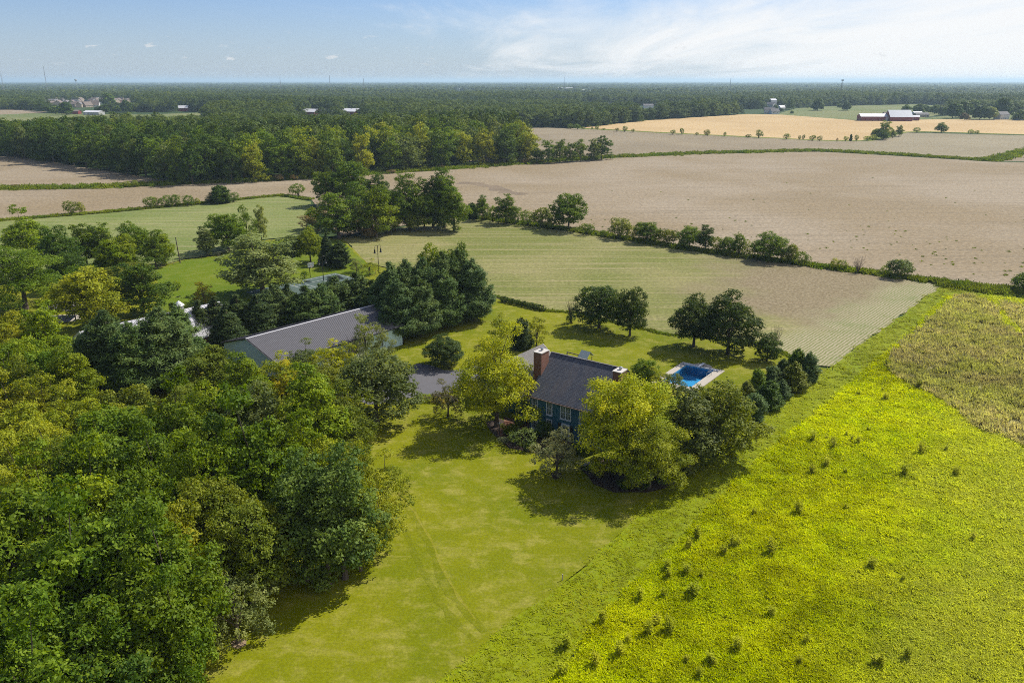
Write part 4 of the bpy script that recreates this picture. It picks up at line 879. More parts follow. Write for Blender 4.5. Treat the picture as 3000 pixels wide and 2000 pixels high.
def limbs(tips, h, r0, base_split=0.3, seed=0, nmax=12, up=0.35):
    s = MB(); rr = random.Random(seed); lean = Vector((rr.uniform(-.3, .3), rr.uniform(-.3, .3), 0))
    ax = lambda t: Vector((lean.x * t, lean.y * t, h * t))
    ts = [0, 0.05, 0.15, 0.35, 0.6, 0.85]
    pts = [Vector((0, 0, -0.4))] + [ax(t) for t in ts[1:]]
    s.tube(pts, [r0 * 1.5, r0 * 1.1, r0 * 0.92, r0 * 0.75, r0 * 0.45, r0 * 0.12], 8)
    for i, t in enumerate(tips[:nmax]):
        t = Vector(t); q = rr.uniform(base_split, min(0.75, max(base_split + 0.05, t.z / h - up))); a = ax(q); m = a.lerp(t, 0.5) + Vector((rr.uniform(-.2, .2), rr.uniform(-.2, .2), rr.uniform(-0.1, 0.35)))
        rb_ = r0 * (0.5 - 0.3 * q)
        s.tube([a, m, t], [rb_, rb_ * 0.6, rb_ * 0.2], 5)
    return s
def broad(seed, H=12.0, Rw=4.5, nl=18, zc=0.51, zr=0.49, lobe=0.40, per=55, k=9, leaf=0.34, asp=0.6, jit=0.22, split=0.25, r0=0.26, loose=0.0, mat=None, bark=None, core=True, squash=0.85, flat=0.0, nj=0.55, taper=0.16):
    global rng
    rng = np.random.default_rng(seed)
    i = np.arange(nl) + 0.5; ph = np.arccos(1 - 1.85 * i / nl); th = np.pi * (1 + 5 ** 0.5) * i + rng.uniform(0, 6)
    d = np.stack([np.sin(ph) * np.cos(th), np.sin(ph) * np.sin(th), np.cos(ph)], 1) + rng.normal(size=(nl, 3)) * (0.12 + loose)
    rad = rng.uniform(0.56, 0.88, (nl, 1)) * (1 + loose * rng.normal(size=(nl, 1)))
    lr = Rw * lobe * rng.uniform(0.72, 1.25, nl)
    d[:, :2] *= (1.0 + taper * np.clip(-d[:, 2:3], -1, 0.6))
    lc = d * rad * np.array([Rw, Rw, H * zr]) + np.array([0, 0, H * zc])
    if core: lc = np.vstack([lc, [[0, 0, H * zc]], [[0, 0, H * (zc + zr * 0.45)]]]); lr = np.append(lr, [Rw * 0.5, Rw * 0.42])
    lc[:, 2] = np.maximum(lc[:, 2], lr * 0.7 + 0.05 * H)
    a = lobes_to_leaves(lc, lr, per, k, leaf, asp, jit, flat, squash=squash, nj=nj)
    cm = leafmesh('crown', *a, mat or M_leaf)
    tm = limbs(lc[:nl], H * 0.9, r0, split, seed).mesh('trunk'); tm.materials.append(bark or M_bark)
    return tm, cm, H, 2 * Rw
def conifer(seed, H=14.0, Rw=4.0, whorls=15, nb=7, leaf=0.5, asp=0.22, dens_=26, base=0.10, shape=0.75, droop=0.0, r0=0.24, up=0.25, jit=0.2, ragged=0.2):
    global rng
    rng = np.random.default_rng(seed); C, Nn, L, Va = [], [], [], []; s = MB(); s.tube([(0, 0, -0.4), (0, 0, H * 0.5), (0, 0, H * 0.98)], [r0 * 1.2, r0 * 0.7, 0.03], 7)
    for w in range(whorls):
        f = w / (whorls - 1); z = H * (base + (0.97 - base) * f); rl = Rw * max(0.10, (1 - f ** 1.5) ** shape) * (0.8 if w == 0 else 1)
        for b in range(nb if f < 0.85 else 4):
            a = 2 * math.pi * (b + rng.uniform(-.3, .3)) / nb + w * 0.9; ln = rl * rng.uniform(1 - ragged * 1.3, 1 + ragged * 0.6); dr = np.array([math.cos(a), math.sin(a), 0])
            bv = rng.random()
            m = max(4, int(dens_ * ln)); t = rng.uniform(0.18, 1.0, m) ** 0.75
            rise = ln * (up * t ** 2 - droop * t)
            p = dr * (t * ln)[:, None] + np.array([0, 0, z]); p[:, 2] += rise
            side = np.cross(dr, [0, 0, 1.0]); sw_ = rng.normal(size=m) * (0.10 + 0.26 * (1 - np.abs(t - 0.6))) * ln * 0.55
            p += side * sw_[:, None]; p[:, 2] += rng.normal(size=m) * jit * 0.7 - np.abs(sw_) * 0.1
            for _ in range(3):
                C.append(p + rng.normal(size=(m, 3)) * jit * 0.6); Nn.append(unit(np.array([0, 0, 0.8]) + dr * 0.35 + rng.normal(size=(m, 3)) * 0.5)); L.append(rng.uniform(0.7, 1.3, m) * leaf); Va.append(0.5 * bv + 0.5 * rng.random(m))
            if ln > 1.0: s.tube([(0, 0, z), tuple(dr * ln * 0.55 + np.array([0, 0, z + ln * (up * .3 - droop * .55)])), tuple(dr * ln * 0.9 + np.array([0, 0, z + ln * (up * .8 - droop * .9)]))], [0.06, 0.04, 0.015], 4, False)
    C = np.concatenate(C); Nn = np.concatenate(Nn); L = np.concatenate(L); Va = np.concatenate(Va)
    cm = leafmesh('crown', C, Nn, L, L * asp, Va, M_needle); tm = s.mesh('trunk'); tm.materials.append(M_bark)
    return tm, cm, H, 2 * Rw
def bush(seed, H=3.0, Rw=1.8, nl=9, per=45, k=7, leaf=0.2, asp=0.6, jit=0.12, mat=None, rough=0.3, lobe=0.5):
    global rng
    rng = np.random.default_rng(seed)
    th = rng.uniform(0, 6.28, nl); rd = np.sqrt(rng.random(nl)) * Rw * 0.62; lr = Rw * lobe * rng.uniform(0.75, 1.2, nl)
    z = H * (1 - 0.45 * (rd / Rw) ** 2) * rng.uniform(1 - rough, 1.0, nl) - lr * 0.85
    lc = np.stack([rd * np.cos(th), rd * np.sin(th), np.maximum(z, lr * 0.55)], 1); lc = np.vstack([lc, [[0, 0, H * 0.42]]]); lr = np.append(lr, Rw * 0.62)
    a = lobes_to_leaves(lc, lr, per, k, leaf, asp, jit, down=-0.8)
    cm = leafmesh('crown', *a, mat or M_leaf); s = MB()
    for c in lc[:nl]: s.tube([(0, 0, -0.2), tuple(c * 0.55), tuple(c)], [0.06, 0.04, 0.015], 4, False)
    tm = s.mesh('stem'); tm.materials.append(M_bark); return tm, cm, H, 2 * Rw
def twigs(seed, H=4.0, Rw=1.6, n=26):
    rr = random.Random(seed); s = MB()
    for i in range(n):
        a = rr.uniform(0, 6.28); r = Rw * math.sqrt(rr.random()); t = Vector((r * math.cos(a), r * math.sin(a), H * rr.uniform(0.55, 1.0))); m = Vector((t.x * 0.35, t.y * 0.35, t.z * 0.5))
        s.tube([(0, 0, -0.2), m, t], [0.05, 0.03, 0.008], 4, False)
        for j in range(5):
            q = m.lerp(t, rr.uniform(0.1, 0.9)); e = q + Vector((rr.uniform(-.5, .5), rr.uniform(-.5, .5), rr.uniform(.2, .7))) * Rw * 0.5
            s.tube([q, e], [0.016, 0.006], 3, False)
    me = s.mesh('stem'); me.materials.append(M_twig); return me
PROTO = {}
PROTO['oak'] = [broad(s, nl=46, per=24, k=17, leaf=0.34, jit=0.24, lobe=0.25, loose=0.07, taper=0.28) for s in (1, 2, 3)]
PROTO['round'] = [broad(s, nl=42, per=36, k=15, leaf=0.30, jit=0.22, lobe=0.28, zc=0.50, zr=0.48) for s in (11, 12, 13)]
PROTO['oval'] = [broad(s, H=14, Rw=3.8, nl=44, per=24, k=15, leaf=0.33, jit=0.24, lobe=0.28, zc=0.50, zr=0.50, loose=0.05, taper=0.34) for s in (21, 22)]
PROTO['loose'] = [broad(s, nl=32, per=20, k=13, leaf=0.30, lobe=0.24, loose=0.12, core=False) for s in (31, 32)]
PROTO['locust'] = [broad(s, H=13, Rw=5.2, nl=50, per=40, k=16, leaf=0.26, asp=0.5, jit=0.27, lobe=0.25, loose=0.09, zc=0.53, zr=0.46, squash=0.62, flat=0.3, r0=0.3) for s in (41, 42)]
PROTO['pine'] = [conifer(s, H=14, Rw=4.3, whorls=15, nb=8, leaf=0.62, dens_=40, shape=0.62, up=0.34, jit=0.30, ragged=0.34) for s in (51, 52, 53)]
PROTO['spruce'] = [conifer(s, H=13, Rw=3.2, whorls=22, nb=9, leaf=0.46, dens_=36, shape=0.80, up=0.0, droop=0.22, base=0.03, jit=0.16) for s in (61, 62)]
PROTO['cedar'] = [conifer(s, H=4.2, Rw=1.5, whorls=14, nb=8, leaf=0.26, asp=0.35, dens_=62, shape=sh, up=0.35, base=0.02, jit=0.17, r0=0.09, ragged=0.36) for s, sh in ((71, 0.5), (72, 0.62), (73, 0.42), (74, 0.75))]
PROTO['bush'] = [bush(s) for s in (81, 82, 83)]
PROTO['shrub'] = [bush(s, H=4.6, Rw=2.3, nl=11, per=60, k=7, leaf=0.26, jit=0.17, rough=0.4, lobe=0.42) for s in (86, 87, 88)]
PROTO['clipped'] = [bush(91, H=2.4, Rw=1.4, nl=14, per=150, k=8, leaf=0.10, jit=0.05, rough=0.05, lobe=0.55)]
PROTO['wood'] = [broad(s, H=18, Rw=5.6, nl=40, per=12, k=11, leaf=0.7, jit=0.42, lobe=0.27, zc=0.48, zr=0.52, loose=0.09, r0=0.3) for s in (101, 102, 103, 104)]
PROTO['far'] = [broad(s, H=16, Rw=6.5, nl=20, per=60, k=3, leaf=1.2, asp=0.95, jit=0.3, lobe=0.38, zc=0.47, zr=0.50, nj=0.3) for s in (111, 112, 113)]
COLR = dict(mid=(0.135, 0.212, 0.013), bright=(0.21, 0.285, 0.012), yg=(0.285, 0.32, 0.018), yellow=(0.50, 0.44, 0.015), dark=(0.078, 0.135, 0.015), grey=(0.145, 0.190, 0.050), pale=(0.25, 0.30, 0.085), olive=(0.175, 0.215, 0.020), pine=(0.105, 0.165, 0.040), spruce=(0.064, 0.098, 0.026), brown=(0.24, 0.175, 0.07), tan=(0.28, 0.24, 0.09), blue=(0.145, 0.225, 0.042), gold=(0.40, 0.42, 0.008))
CNAME = dict(mid='mid green', bright='bright green', yg='yellow green', yellow='yellow', dark='dark green', grey='grey green', pale='pale green', olive='olive green', pine='blue green', spruce='blackish green', brown='brownish', tan='tan and olive', blue='bluish green', gold='golden green')
KNAME = dict(oak='broadleaf_tree', round='broadleaf_tree', oval='broadleaf_tree', loose='broadleaf_tree', locust='broadleaf_tree', pine='pine_tree', spruce='spruce_tree', cedar='cedar_tree', bush='bush', shrub='bush', clipped='bush', wood='broadleaf_tree', far='broadleaf_tree')
PR = random.Random(5)
def plant(kind, base, h, w, colr, label, group=None, var=None, rz=None):
    ps_ = PROTO[kind]; tm, cm, H0, W0 = ps_[var if var is not None else PR.randrange(len(ps_))]
    nm = KNAME[kind]; o = empty(nm, (base[0], base[1], -0.06), PR.uniform(0, 6.28) if rz is None else rz, (w / W0, w / W0, h / H0))
    cat = 'bush' if nm == 'bush' else 'tree'
    tag(o, label, cat, group)
    t = link('stem' if nm == 'bush' else 'trunk', tm, None, o); c = link('crown', cm, None, o)
    k = PR.uniform(0.88, 1.12); b = COLR[colr] if isinstance(colr, str) else colr
    c.color = (b[0] * k * PR.uniform(.94, 1.06), b[1] * k, b[2] * k * PR.uniform(.85, 1.15), 1)
    return o
def row(items, phrase, group, ws=1.0, hs=1.0):
    """items: (kind, mode, x, y, h, w, colour[, variant]); mode 't' = crown top at x,y with height h m; 'b' = base at x,y. h,w in metres.
    Labels count the row from the left of the picture."""
    items = sorted(items, key=lambda i: i[2]); seen = {}
    for it in items:
        kind, mode, x, y, h, w, c = it[:7]; w *= ws; h *= hs
        base = G(x, y) if mode == 'b' else G(x, y, 0.93 * h)
        nm = KNAME[kind].replace('_', ' '); key = (nm,)
        seen[key] = seen.get(key, 0) + 1
        tot = sum(1 for j in items if KNAME[j[0]] == KNAME[kind])
        od = f', {ordinal(seen[key])} from the left' if tot > 1 else ''
        plant(kind, base, h, w, c, f'{CNAME[c]} {nm.replace("broadleaf ", "")}{od} {phrase}', group, it[7] if len(it) > 7 else None)
def prow(items, phrase, group, sc=1.0):
    """like row but h,w given in picture pixels at the base"""
    out = []
    for kind, x, y, hp, wp, c in items:
        hp *= sc; wp *= sc * (1 + (sc - 1) * 0.5)
        b = G(x, y); m = mpp(b); dep = math.atan2(CAM_H, b.y)
        out.append((kind, 'b', x, y, max(0.5, hp * m / math.cos(dep) * 0.95 - wp * m * 0.22 * math.sin(dep)), wp * m, c))
    row(out, phrase, group)
# ---------------------------------------------------------------- trees and bushes, group by group
# near wood at the left, in depth bands from the barn down to the picture's lower edge
row([('oval', 't', 110, 905, 12, 8, 'bright'), ('round', 't', 22, 938, 11, 8, 'yg'), ('round', 't', 55, 985, 11, 9, 'bright'), ('oak', 't', 140, 1020, 10, 8.5, 'mid'), ('oval', 't', 203, 1030, 10, 7, 'bright'), ('loose', 't', 12, 1035, 10, 8, 'mid'), ('round', 't', 68, 1062, 9, 6.5, 'olive')],
    'at the back of the near wood', 'trees of the near wood', 0.98, 1.14)
row([('loose', 't', 120, 1112, 9, 8.5, 'yg'), ('oak', 't', 15, 1132, 9, 9, 'yg'), ('loose', 't', 168, 1150, 9, 8, 'yg'), ('oak', 't', 218, 1180, 9, 8, 'yg'), ('shrub', 't', 300, 1145, 5.5, 6, 'olive'), ('shrub', 't', 390, 1128, 5.5, 7, 'olive'), ('shrub', 't', 420, 1187, 5, 6, 'yg'), ('oak', 't', 26, 1190, 10, 9, 'yg'), ('round', 't', 92, 1225, 10, 8, 'yg'), ('loose', 't', 142, 1250, 10, 8, 'yg'), ('oak', 't', 305, 1205, 11.5, 10, 'mid'), ('round', 't', 366, 1190, 10, 7, 'mid'), ('oak', 't', 500, 1170, 12, 9.5, 'mid'), ('shrub', 't', 335, 1180, 4.5, 5, 'yg'), ('shrub', 't', 255, 1140, 5, 5, 'yg')],
    'in the middle of the near wood', 'trees of the near wood', 0.98, 1.14)
row([('oak', 't', 600, 1024, 9.5, 8.5, 'olive'), ('oval', 't', 712, 1046, 11, 6.5, 'bright'), ('loose', 't', 815, 1040, 9, 8, 'yg'), ('loose', 't', 833, 1075, 7.5, 5.5, 'yellow'), ('loose', 't', 885, 1010, 7.5, 6.5, 'grey'), ('loose', 't', 967, 1004, 8.5, 7, 'gold'), ('loose', 't', 1010, 1020, 7.5, 5, 'yg'), ('round', 't', 940, 1068, 8, 9, 'olive'), ('loose', 't', 1066, 938, 9, 5.4, 'pale'), ('loose', 't', 1120, 965, 7.5, 4, 'pale')],
    'along the near side of the long barn', 'trees in front of the barn', 1.0, 0.92)
row([('oval', 't', 912, 1092, 13, 8.5, 'bright', 0), ('oval', 't', 910, 1150, 11, 8, 'bright', 1), ('round', 't', 612, 1140, 11, 8.5, 'bright'), ('oak', 't', 715, 1132, 11, 9.5, 'grey'), ('round', 't', 660, 1168, 10, 7, 'mid'), ('loose', 't', 1015, 1140, 9, 8, 'olive'), ('round', 't', 1000, 1200, 7.5, 7, 'olive'), ('round', 't', 795, 1180, 8, 7, 'olive'), ('round', 't', 530, 1130, 8, 7, 'olive')],
    'in the belt right of the near wood', 'trees of the near wood', 0.96, 1.12)
tw = G(1104, 1238); plant('round', tw, 12.0, 12.0, 'grey', 'large grey green tree beside the driveway, base on the lawn', None, 0)
row([('oak', 't', 355, 1278, 12, 10.5, 'mid'), ('round', 't', 228, 1306, 10.5, 7.5, 'mid'), ('oak', 't', 440, 1302, 11, 8.5, 'mid'), ('round', 't', 36, 1255, 10, 8, 'yg'), ('loose', 't', 52, 1302, 10, 8.5, 'yg'), ('loose', 't', 145, 1322, 9, 7, 'olive'), ('round', 't', 575, 1297, 12.5, 9.5, 'bright'), ('oak', 't', 720, 1235, 13.5, 11.5, 'mid'), ('oval', 't', 855, 1236, 12, 7.5, 'bright'), ('oak', 't', 640, 1290, 11, 8, 'dark'), ('round', 't', 790, 1290, 11, 8, 'mid')],
    'in the fourth band of the near wood', 'trees of the near wood', 0.92, 1.14)
row([('loose', 't', 945, 1302, 9.5, 9, 'yg'), ('loose', 't', 1035, 1305, 8.5, 6.5, 'yg'), ('loose', 't', 1120, 1350, 7, 7.5, 'yg'), ('loose', 't', 1080, 1408, 8.5, 8, 'yg'), ('oval', 't', 868, 1368, 12.5, 9, 'blue'), ('oval', 't', 985, 1352, 13, 9.5, 'blue'), ('oval', 't', 940, 1420, 11, 8.5, 'blue'), ('loose', 't', 1040, 1440, 9, 7, 'yg')],
    'at the lawn edge of the near wood', 'trees of the near wood', 0.90, 1.08)
row([('oak', 't', 250, 1382, 12, 9.5, 'bright'), ('oak', 't', 100, 1388, 11.5, 9.5, 'bright'), ('oak', 't', 322, 1374, 11, 9, 'mid'), ('round', 't', 25, 1400, 11, 8, 'yg'), ('round', 't', 583, 1414, 11, 9, 'olive'), ('round', 't', 705, 1470, 10.5, 9, 'olive'), ('oak', 't', 640, 1430, 10, 8, 'olive'), ('oval', 't', 495, 1488, 11.5, 6.5, 'yg'), ('oak', 't', 400, 1410, 12, 9, 'mid'), ('round', 't', 760, 1480, 9, 7, 'olive')],
    'in the fifth band of the near wood', 'trees of the near wood', 0.90, 1.12)
row([('oak', 't', 96, 1440, 14, 11.5, 'mid', 0), ('oak', 't', 335, 1505, 14, 12, 'mid', 1), ('oak', 't', 465, 1575, 13.5, 10.0, 'mid', 2), ('oak', 't', 20, 1545, 13, 10.5, 'mid', 1), ('oak', 't', 200, 1560, 13.5, 11, 'mid', 2), ('oak', 't', 40, 1700, 12.5, 10, 'mid', 0), ('oak', 't', 205, 1790, 12, 9, 'mid', 1), ('oak', 't', 395, 1700, 12, 10, 'mid', 0), ('oak', 't', 490, 1745, 10.5, 6.5, 'mid', 2), ('oak', 't', 70, 1890, 12, 9.5, 'mid', 2), ('oak', 't', 290, 1900, 10, 8, 'dark', 1), ('oak', 't', 415, 1850, 9, 7, 'mid', 0)],
    'among the lower left oaks', 'trees of the near wood', 0.92, 1.08)
plant('loose', G(697, 1880), 7.4, 6.6, (0.20, 0.23, 0.06), 'young light green tree with bare stem standing alone on the lawn', None, 0)
# upper left yard
row([('oak', 't', 62, 640, 12, 10.5, 'bright'), ('locust', 'b', 76, 905, 14, 15, 'mid'), ('round', 't', 160, 677, 11.5, 9, 'dark'), ('round', 't', 195, 742, 9, 8, 'dark'), ('oval', 't', 237, 662, 11, 6.5, 'mid'), ('oval', 't', 287, 665, 10.5, 7, 'mid'), ('oak', 't', 325, 702, 9, 7, 'bright'), ('round', 't', 380, 657, 11, 8.5, 'mid'), ('round', 't', 350, 692, 9.5, 7, 'bright'), ('oval', 'b', 458, 787, 9.3, 5, 'mid'), ('oval', 'b', 483, 775, 9.0, 5.5, 'bright'), ('oak', 'b', 265, 965, 12.8, 11, 'yg'), ('oval', 'b', 420, 925, 11.5, 10, 'dark'), ('round', 't', 340, 780, 6, 7.5, 'olive'), ('round', 't', 392, 765, 6, 6.5, 'olive'), ('shrub', 't', 300, 745, 5, 6, 'dark')],
    'in the upper left yard', 'trees of the upper left yard', 1.22, 1.06)
prow([('oak', 670, 732, 116, 116, 'mid'), ('oval', 608, 748, 84, 52, 'grey'), ('loose', 727, 715, 108, 50, 'mid'), ('oval', 767, 705, 103, 34, 'pale'), ('round', 857, 770, 92, 58, 'grey'), ('round', 910, 767, 108, 80, 'bright'), ('spruce', 960, 774, 98, 56, 'spruce'), ('pine', 995, 783, 82, 72, 'spruce'), ('loose', 1045, 797, 42, 46, 'pale'), ('loose', 1084, 804, 48, 50, 'yg'), ('bush', 893, 815, 25, 24, 'mid')],
     'between the rear lawn and the court', 'trees round the rear lawn')
plant('oval', G(772, 862), 14.5, 17.5, 'pale', 'huge pale grey green tree left of the basketball court', None, 1)
plant('loose', G(600, 892), 5.0, 5.2, (0.30, 0.28, 0.02), 'small yellowing tree above the white barn roof', None, 1)
plant('bush', G(521, 849), 2.6, 2.2, 'bright', 'small round bush alone on the rear lawn', None, 0)
plant('bush', G(498, 841), 1.9, 0.9, 'mid', 'tiny sapling left of the small round bush on the rear lawn', None, 1)
# conifers between the barns
row([('pine', 't', 305, 925, 13, 8.5, 'pine'), ('pine', 't', 375, 962, 12, 8, 'pine'), ('pine', 't', 255, 975, 10, 6.5, 'pine'), ('pine', 't', 462, 915, 13.5, 9.5, 'pine'), ('pine', 't', 505, 902, 12, 7.5, 'pine'), ('pine', 't', 535, 965, 9, 4.5, 'pine'), ('spruce', 't', 580, 885, 9.6, 5.9, 'spruce'), ('spruce', 't', 629, 876, 9.6, 7.9, 'spruce'), ('spruce', 't', 692, 868, 9.6, 7.9, 'spruce'), ('spruce', 't', 660, 895, 9.6, 6.8, 'spruce'), ('spruce', 't', 752, 868, 9.6, 7.9, 'spruce'), ('pine', 't', 794, 843, 9.8, 7.5, 'pine'), ('spruce', 't', 838, 836, 9.6, 7.4, 'spruce'), ('pine', 't', 892, 848, 9.8, 7.5, 'pine'), ('pine', 't', 980, 818, 9.8, 8, 'pine'), ('pine', 't', 1040, 808, 9.8, 7.5, 'pine'), ('pine', 't', 935, 840, 9.8, 7, 'pine'), ('pine', 't', 1090, 830, 9.8, 7, 'pine')],
    'in the dark row between the two barns', 'conifers between the barns', 1.22, 1.03)
row([('pine', 't', 1137, 783, 14, 8, 'pine'), ('pine', 't', 1183, 775, 14, 8, 'pine'), ('pine', 't', 1238, 768, 14, 8.5, 'pine'), ('pine', 't', 1292, 752, 14.5, 8.5, 'pine'), ('pine', 't', 1340, 745, 14.5, 9, 'pine'), ('pine', 't', 1385, 770, 13, 8.5, 'pine'), ('pine', 't', 1160, 830, 12, 8, 'pine'), ('pine', 't', 1225, 820, 12, 8, 'pine'), ('pine', 't', 1300, 800, 12, 8, 'pine'), ('round', 't', 1274, 726, 15, 8, 'bright'), ('round', 't', 1340, 724, 15, 6.5, 'dark'), ('bush', 't', 1180, 757, 14, 3.5, 'bright'), ('shrub', 'b', 1414, 884, 3.2, 4, 'mid')],
    'in the pine clump behind the metal barn', 'pine clump behind the barn', 1.1, 1.02)
# treeline in the middle distance
row([('oak', 't', 1018, 474, 16, 12, 'mid'), ('oak', 't', 955, 502, 12.5, 10, 'mid'), ('bush', 'b', 875, 572, 5, 6.5, 'mid'), ('round', 't', 1098, 521, 13, 9, 'dark'), ('oval', 't', 985, 573, 12.5, 11, 'mid'), ('oval', 't', 1095, 555, 14, 9.5, 'bright'), ('oval', 't', 1045, 540, 12, 8, 'mid'), ('round', 't', 1152, 547, 13.5, 8, 'mid'), ('oval', 't', 1198, 519, 16, 9.5, 'mid'), ('oval', 't', 1265, 527, 15, 9, 'grey'), ('oval', 't', 1297, 508, 17, 10, 'mid'), ('oval', 't', 1328, 558, 12.5, 8, 'mid'), ('loose', 't', 930, 619, 6, 9.5, 'brown'), ('loose', 't', 1052, 615, 7, 8, 'brown'), ('shrub', 't', 911, 607, 6.5, 4, 'bright'), ('loose', 't', 1195, 602, 7.5, 6, 'brown'), ('shrub', 't', 1215, 620, 6, 6, 'olive'), ('shrub', 't', 1140, 630, 5.5, 7, 'olive'), ('shrub', 't', 1020, 640, 5, 6, 'mid'), ('round', 't', 1240, 560, 12, 8, 'mid'), ('shrub', 't', 1080, 655, 4, 6, 'brown')],
    'in the treeline behind the crop field', 'treeline behind the crop field', 1.35, 1.16)
# hedgerow
prow([('cedar', 1384, 640, 42, 30, 'dark'), ('oval', 1412, 645, 66, 38, 'mid'), ('bush', 1443, 650, 50, 38, 'bright'), ('oval', 1481, 655, 78, 58, 'mid'), ('bush', 1512, 655, 48, 34, 'mid'), ('bush', 1545, 660, 45, 42, 'mid'), ('shrub', 1588, 665, 57, 72, 'olive'), ('oak', 1665, 673, 104, 86, 'mid'), ('bush', 1719, 686, 36, 40, 'mid'), ('bush', 1770, 694, 22, 22, 'mid'), ('shrub', 1812, 698, 64, 56, 'pale'), ('bush', 1853, 702, 44, 40, 'yg'), ('oak', 1895, 709, 60, 66, 'mid'), ('shrub', 1960, 717, 50, 56, 'olive'), ('round', 2018, 728, 64, 62, 'mid'), ('oval', 2066, 733, 68, 42, 'dark'), ('bush', 2097, 738, 46, 38, 'olive'), ('shrub', 2132, 744, 54, 52, 'mid'), ('shrub', 2163, 748, 62, 44, 'mid'), ('bush', 2192, 752, 48, 48, 'olive'), ('round', 2254, 762, 76, 86, 'mid'), ('shrub', 2316, 770, 54, 46, 'olive'), ('bush', 2350, 775, 40, 40, 'mid'), ('bush', 2442, 787, 30, 24, 'yg'), ('bush', 2468, 791, 30, 25, 'bright'), ('shrub', 2635, 811, 56, 62, 'grey'), ('bush', 2597, 803, 26, 26, 'bright'), ('shrub', 3002, 856, 58, 64, 'mid')],
     'in the hedgerow between the fields', 'hedgerow between the fields', 1.14)
def twig(px, py, hp, wp, label):
    b = G(px, py); m_ = mpp(b); o = link('bare_shrub', twigs(px, hp * m_, wp * m_ / 2)); o.location = (b.x, b.y, -0.05); tag(o, label, 'shrub')
twig(2513, 799, 46, 38, 'bare twiggy shrub at the right end of the hedgerow')
twig(1672, 945, 82, 44, 'bare twiggy shrub left of the four lawn trees')
twig(2262, 1042, 92, 66, 'bare grey twigs behind the small dark tree by the cedars')
twig(1028, 1075, 95, 60, 'bare grey twiggy treetop in front of the barn roof')
plant('bush', G(1675, 945), 2.2, 2.6, 'dark', 'dark bush at the foot of the bare shrub by the lawn trees', None, 1)
# bushes on the left field boundary
prow([('bush', 211, 627, 40, 44, 'olive'), ('bush', 238, 625, 36, 22, 'yg'), ('bush', 441, 607, 34, 38, 'mid'), ('bush', 457, 606, 30, 24, 'olive'), ('bush', 485, 605, 36, 40, 'mid'), ('bush', 516, 603, 38, 42, 'mid'), ('bush', 549, 602, 34, 44, 'mid'), ('bush', 577, 600, 22, 18, 'yg'), ('cedar', 645, 594, 50, 62, 'dark'), ('bush', 684, 590, 30, 36, 'mid')],
     'on the boundary of the upper left field', 'bushes on the left field boundary')
prow([('bush', 374, 547, 18, 20, 'bright'), ('bush', 394, 547, 20, 22, 'bright'), ('bush', 47, 550, 12, 20, 'brown')], 'on the ditch bank at the left', 'bushes on the ditch bank')
# lawn trees behind the pool
for (x, y, hp, wp, c, v, lab) in ((1755, 960, 136, 132, 'dark', 0, 'round dark oak, leftmost of the four lawn trees'), (1845, 983, 146, 100, 'dark', 1, 'narrower dark oak, second of the four lawn trees'), (2032, 1015, 152, 124, 'dark', 1, 'dark oak, third of the four lawn trees above the pool'), (2132, 1036, 172, 150, 'dark', 2, 'largest dark oak, rightmost of the four lawn trees')):
    b = G(x, y); m_ = mpp(b); o = plant('round', b, hp * m_ * 1.02, wp * m_ * 1.1, (0.068, 0.112, 0.016), lab, 'dark oaks on the rear lawn', v)
b = G(2246, 1058); plant('round', b, 5.2, 4.8, 'dark', 'small dense dark tree between the oaks and the cedars', None, 2)
prow([('cedar', 2331, 1106, 86, 56, 'mid'), ('cedar', 2366, 1114, 84, 59, 'pine'), ('cedar', 2292, 1108, 60, 54, 'dark'), ('cedar', 2323, 1140, 82, 75, 'olive'), ('cedar', 2259, 1134, 66, 56, 'pine'), ('cedar', 2217, 1148, 70, 49, 'mid'), ('cedar', 2288, 1165, 56, 51, 'pine'), ('cedar', 2249, 1193, 80, 73, 'dark'), ('cedar', 2183, 1185, 74, 59, 'olive'), ('cedar', 2207, 1226, 78, 75, 'pine'), ('bush', 2300, 1152, 20, 18, 'yg')],
     'in the cedar screen right of the pool', 'cedars right of the pool')
# around the house
plant('locust', G(1456, 1247), 13.6, 12.2, 'gold', 'broad golden green tree left of the blue house', None, 0)
plant('locust', G(1812, 1382), 14.4, 12.0, 'gold', 'tall golden green tree in front of the right half of the house', None, 1)
plant('locust', G(1880, 1375), 11.0, 11.5, (0.32, 0.37, 0.010), 'yellow green tree right of the tall golden tree in the mulch island', None, 0)
plant('locust', G(1900, 1425), 9.6, 9.5, (0.28, 0.33, 0.012), 'lower yellow green tree at the right of the mulch island', None, 1)
plant('oval', G(2015, 1376), 10.8, 8.6, 'grey', 'grey green oval tree right of the mulch island', None, 0)
plant('round', G(2092, 1345), 10.8, 10.8, (0.17, 0.20, 0.018), 'dense olive green tree at the right edge of the house trees', None, 2)
plant('loose', G(1630, 1391), 6.0, 6.0, (0.38, 0.37, 0.15), 'small tan and olive tree in front of the house door', None, 1)
plant('bush', G(1530, 1303), 2.9, 4.2, 'grey', 'spreading grey green shrub in the front mulch bed', None, 0)
plant('clipped', G(1593, 1288), 2.9, 2.4, 'dark', 'tall clipped dark shrub beside the lower house window', None, 0)
plant('bush', G(1474, 1296), 1.1, 1.9, (0.17, 0.2, 0.12), 'low white flowered shrub at the left end of the mulch bed', None, 2)
plant('bush', G(1472, 1255), 0.9, 1.2, 'yg', 'small light green shrub beside the yard lamp', None, 1)
plant('bush', G(1487, 1248), 1.0, 1.3, (0.10, 0.04, 0.03), 'small dark red shrub on the patio edge', None, 2)
plant('bush', G(1560, 1318), 1.3, 2.2, 'dark', 'low dark shrub at the near edge of the front bed', None, 0)
plant('bush', G(1608, 1330), 1.0, 1.8, 'dark', 'low dark shrub at the right end of the front bed', None, 1)
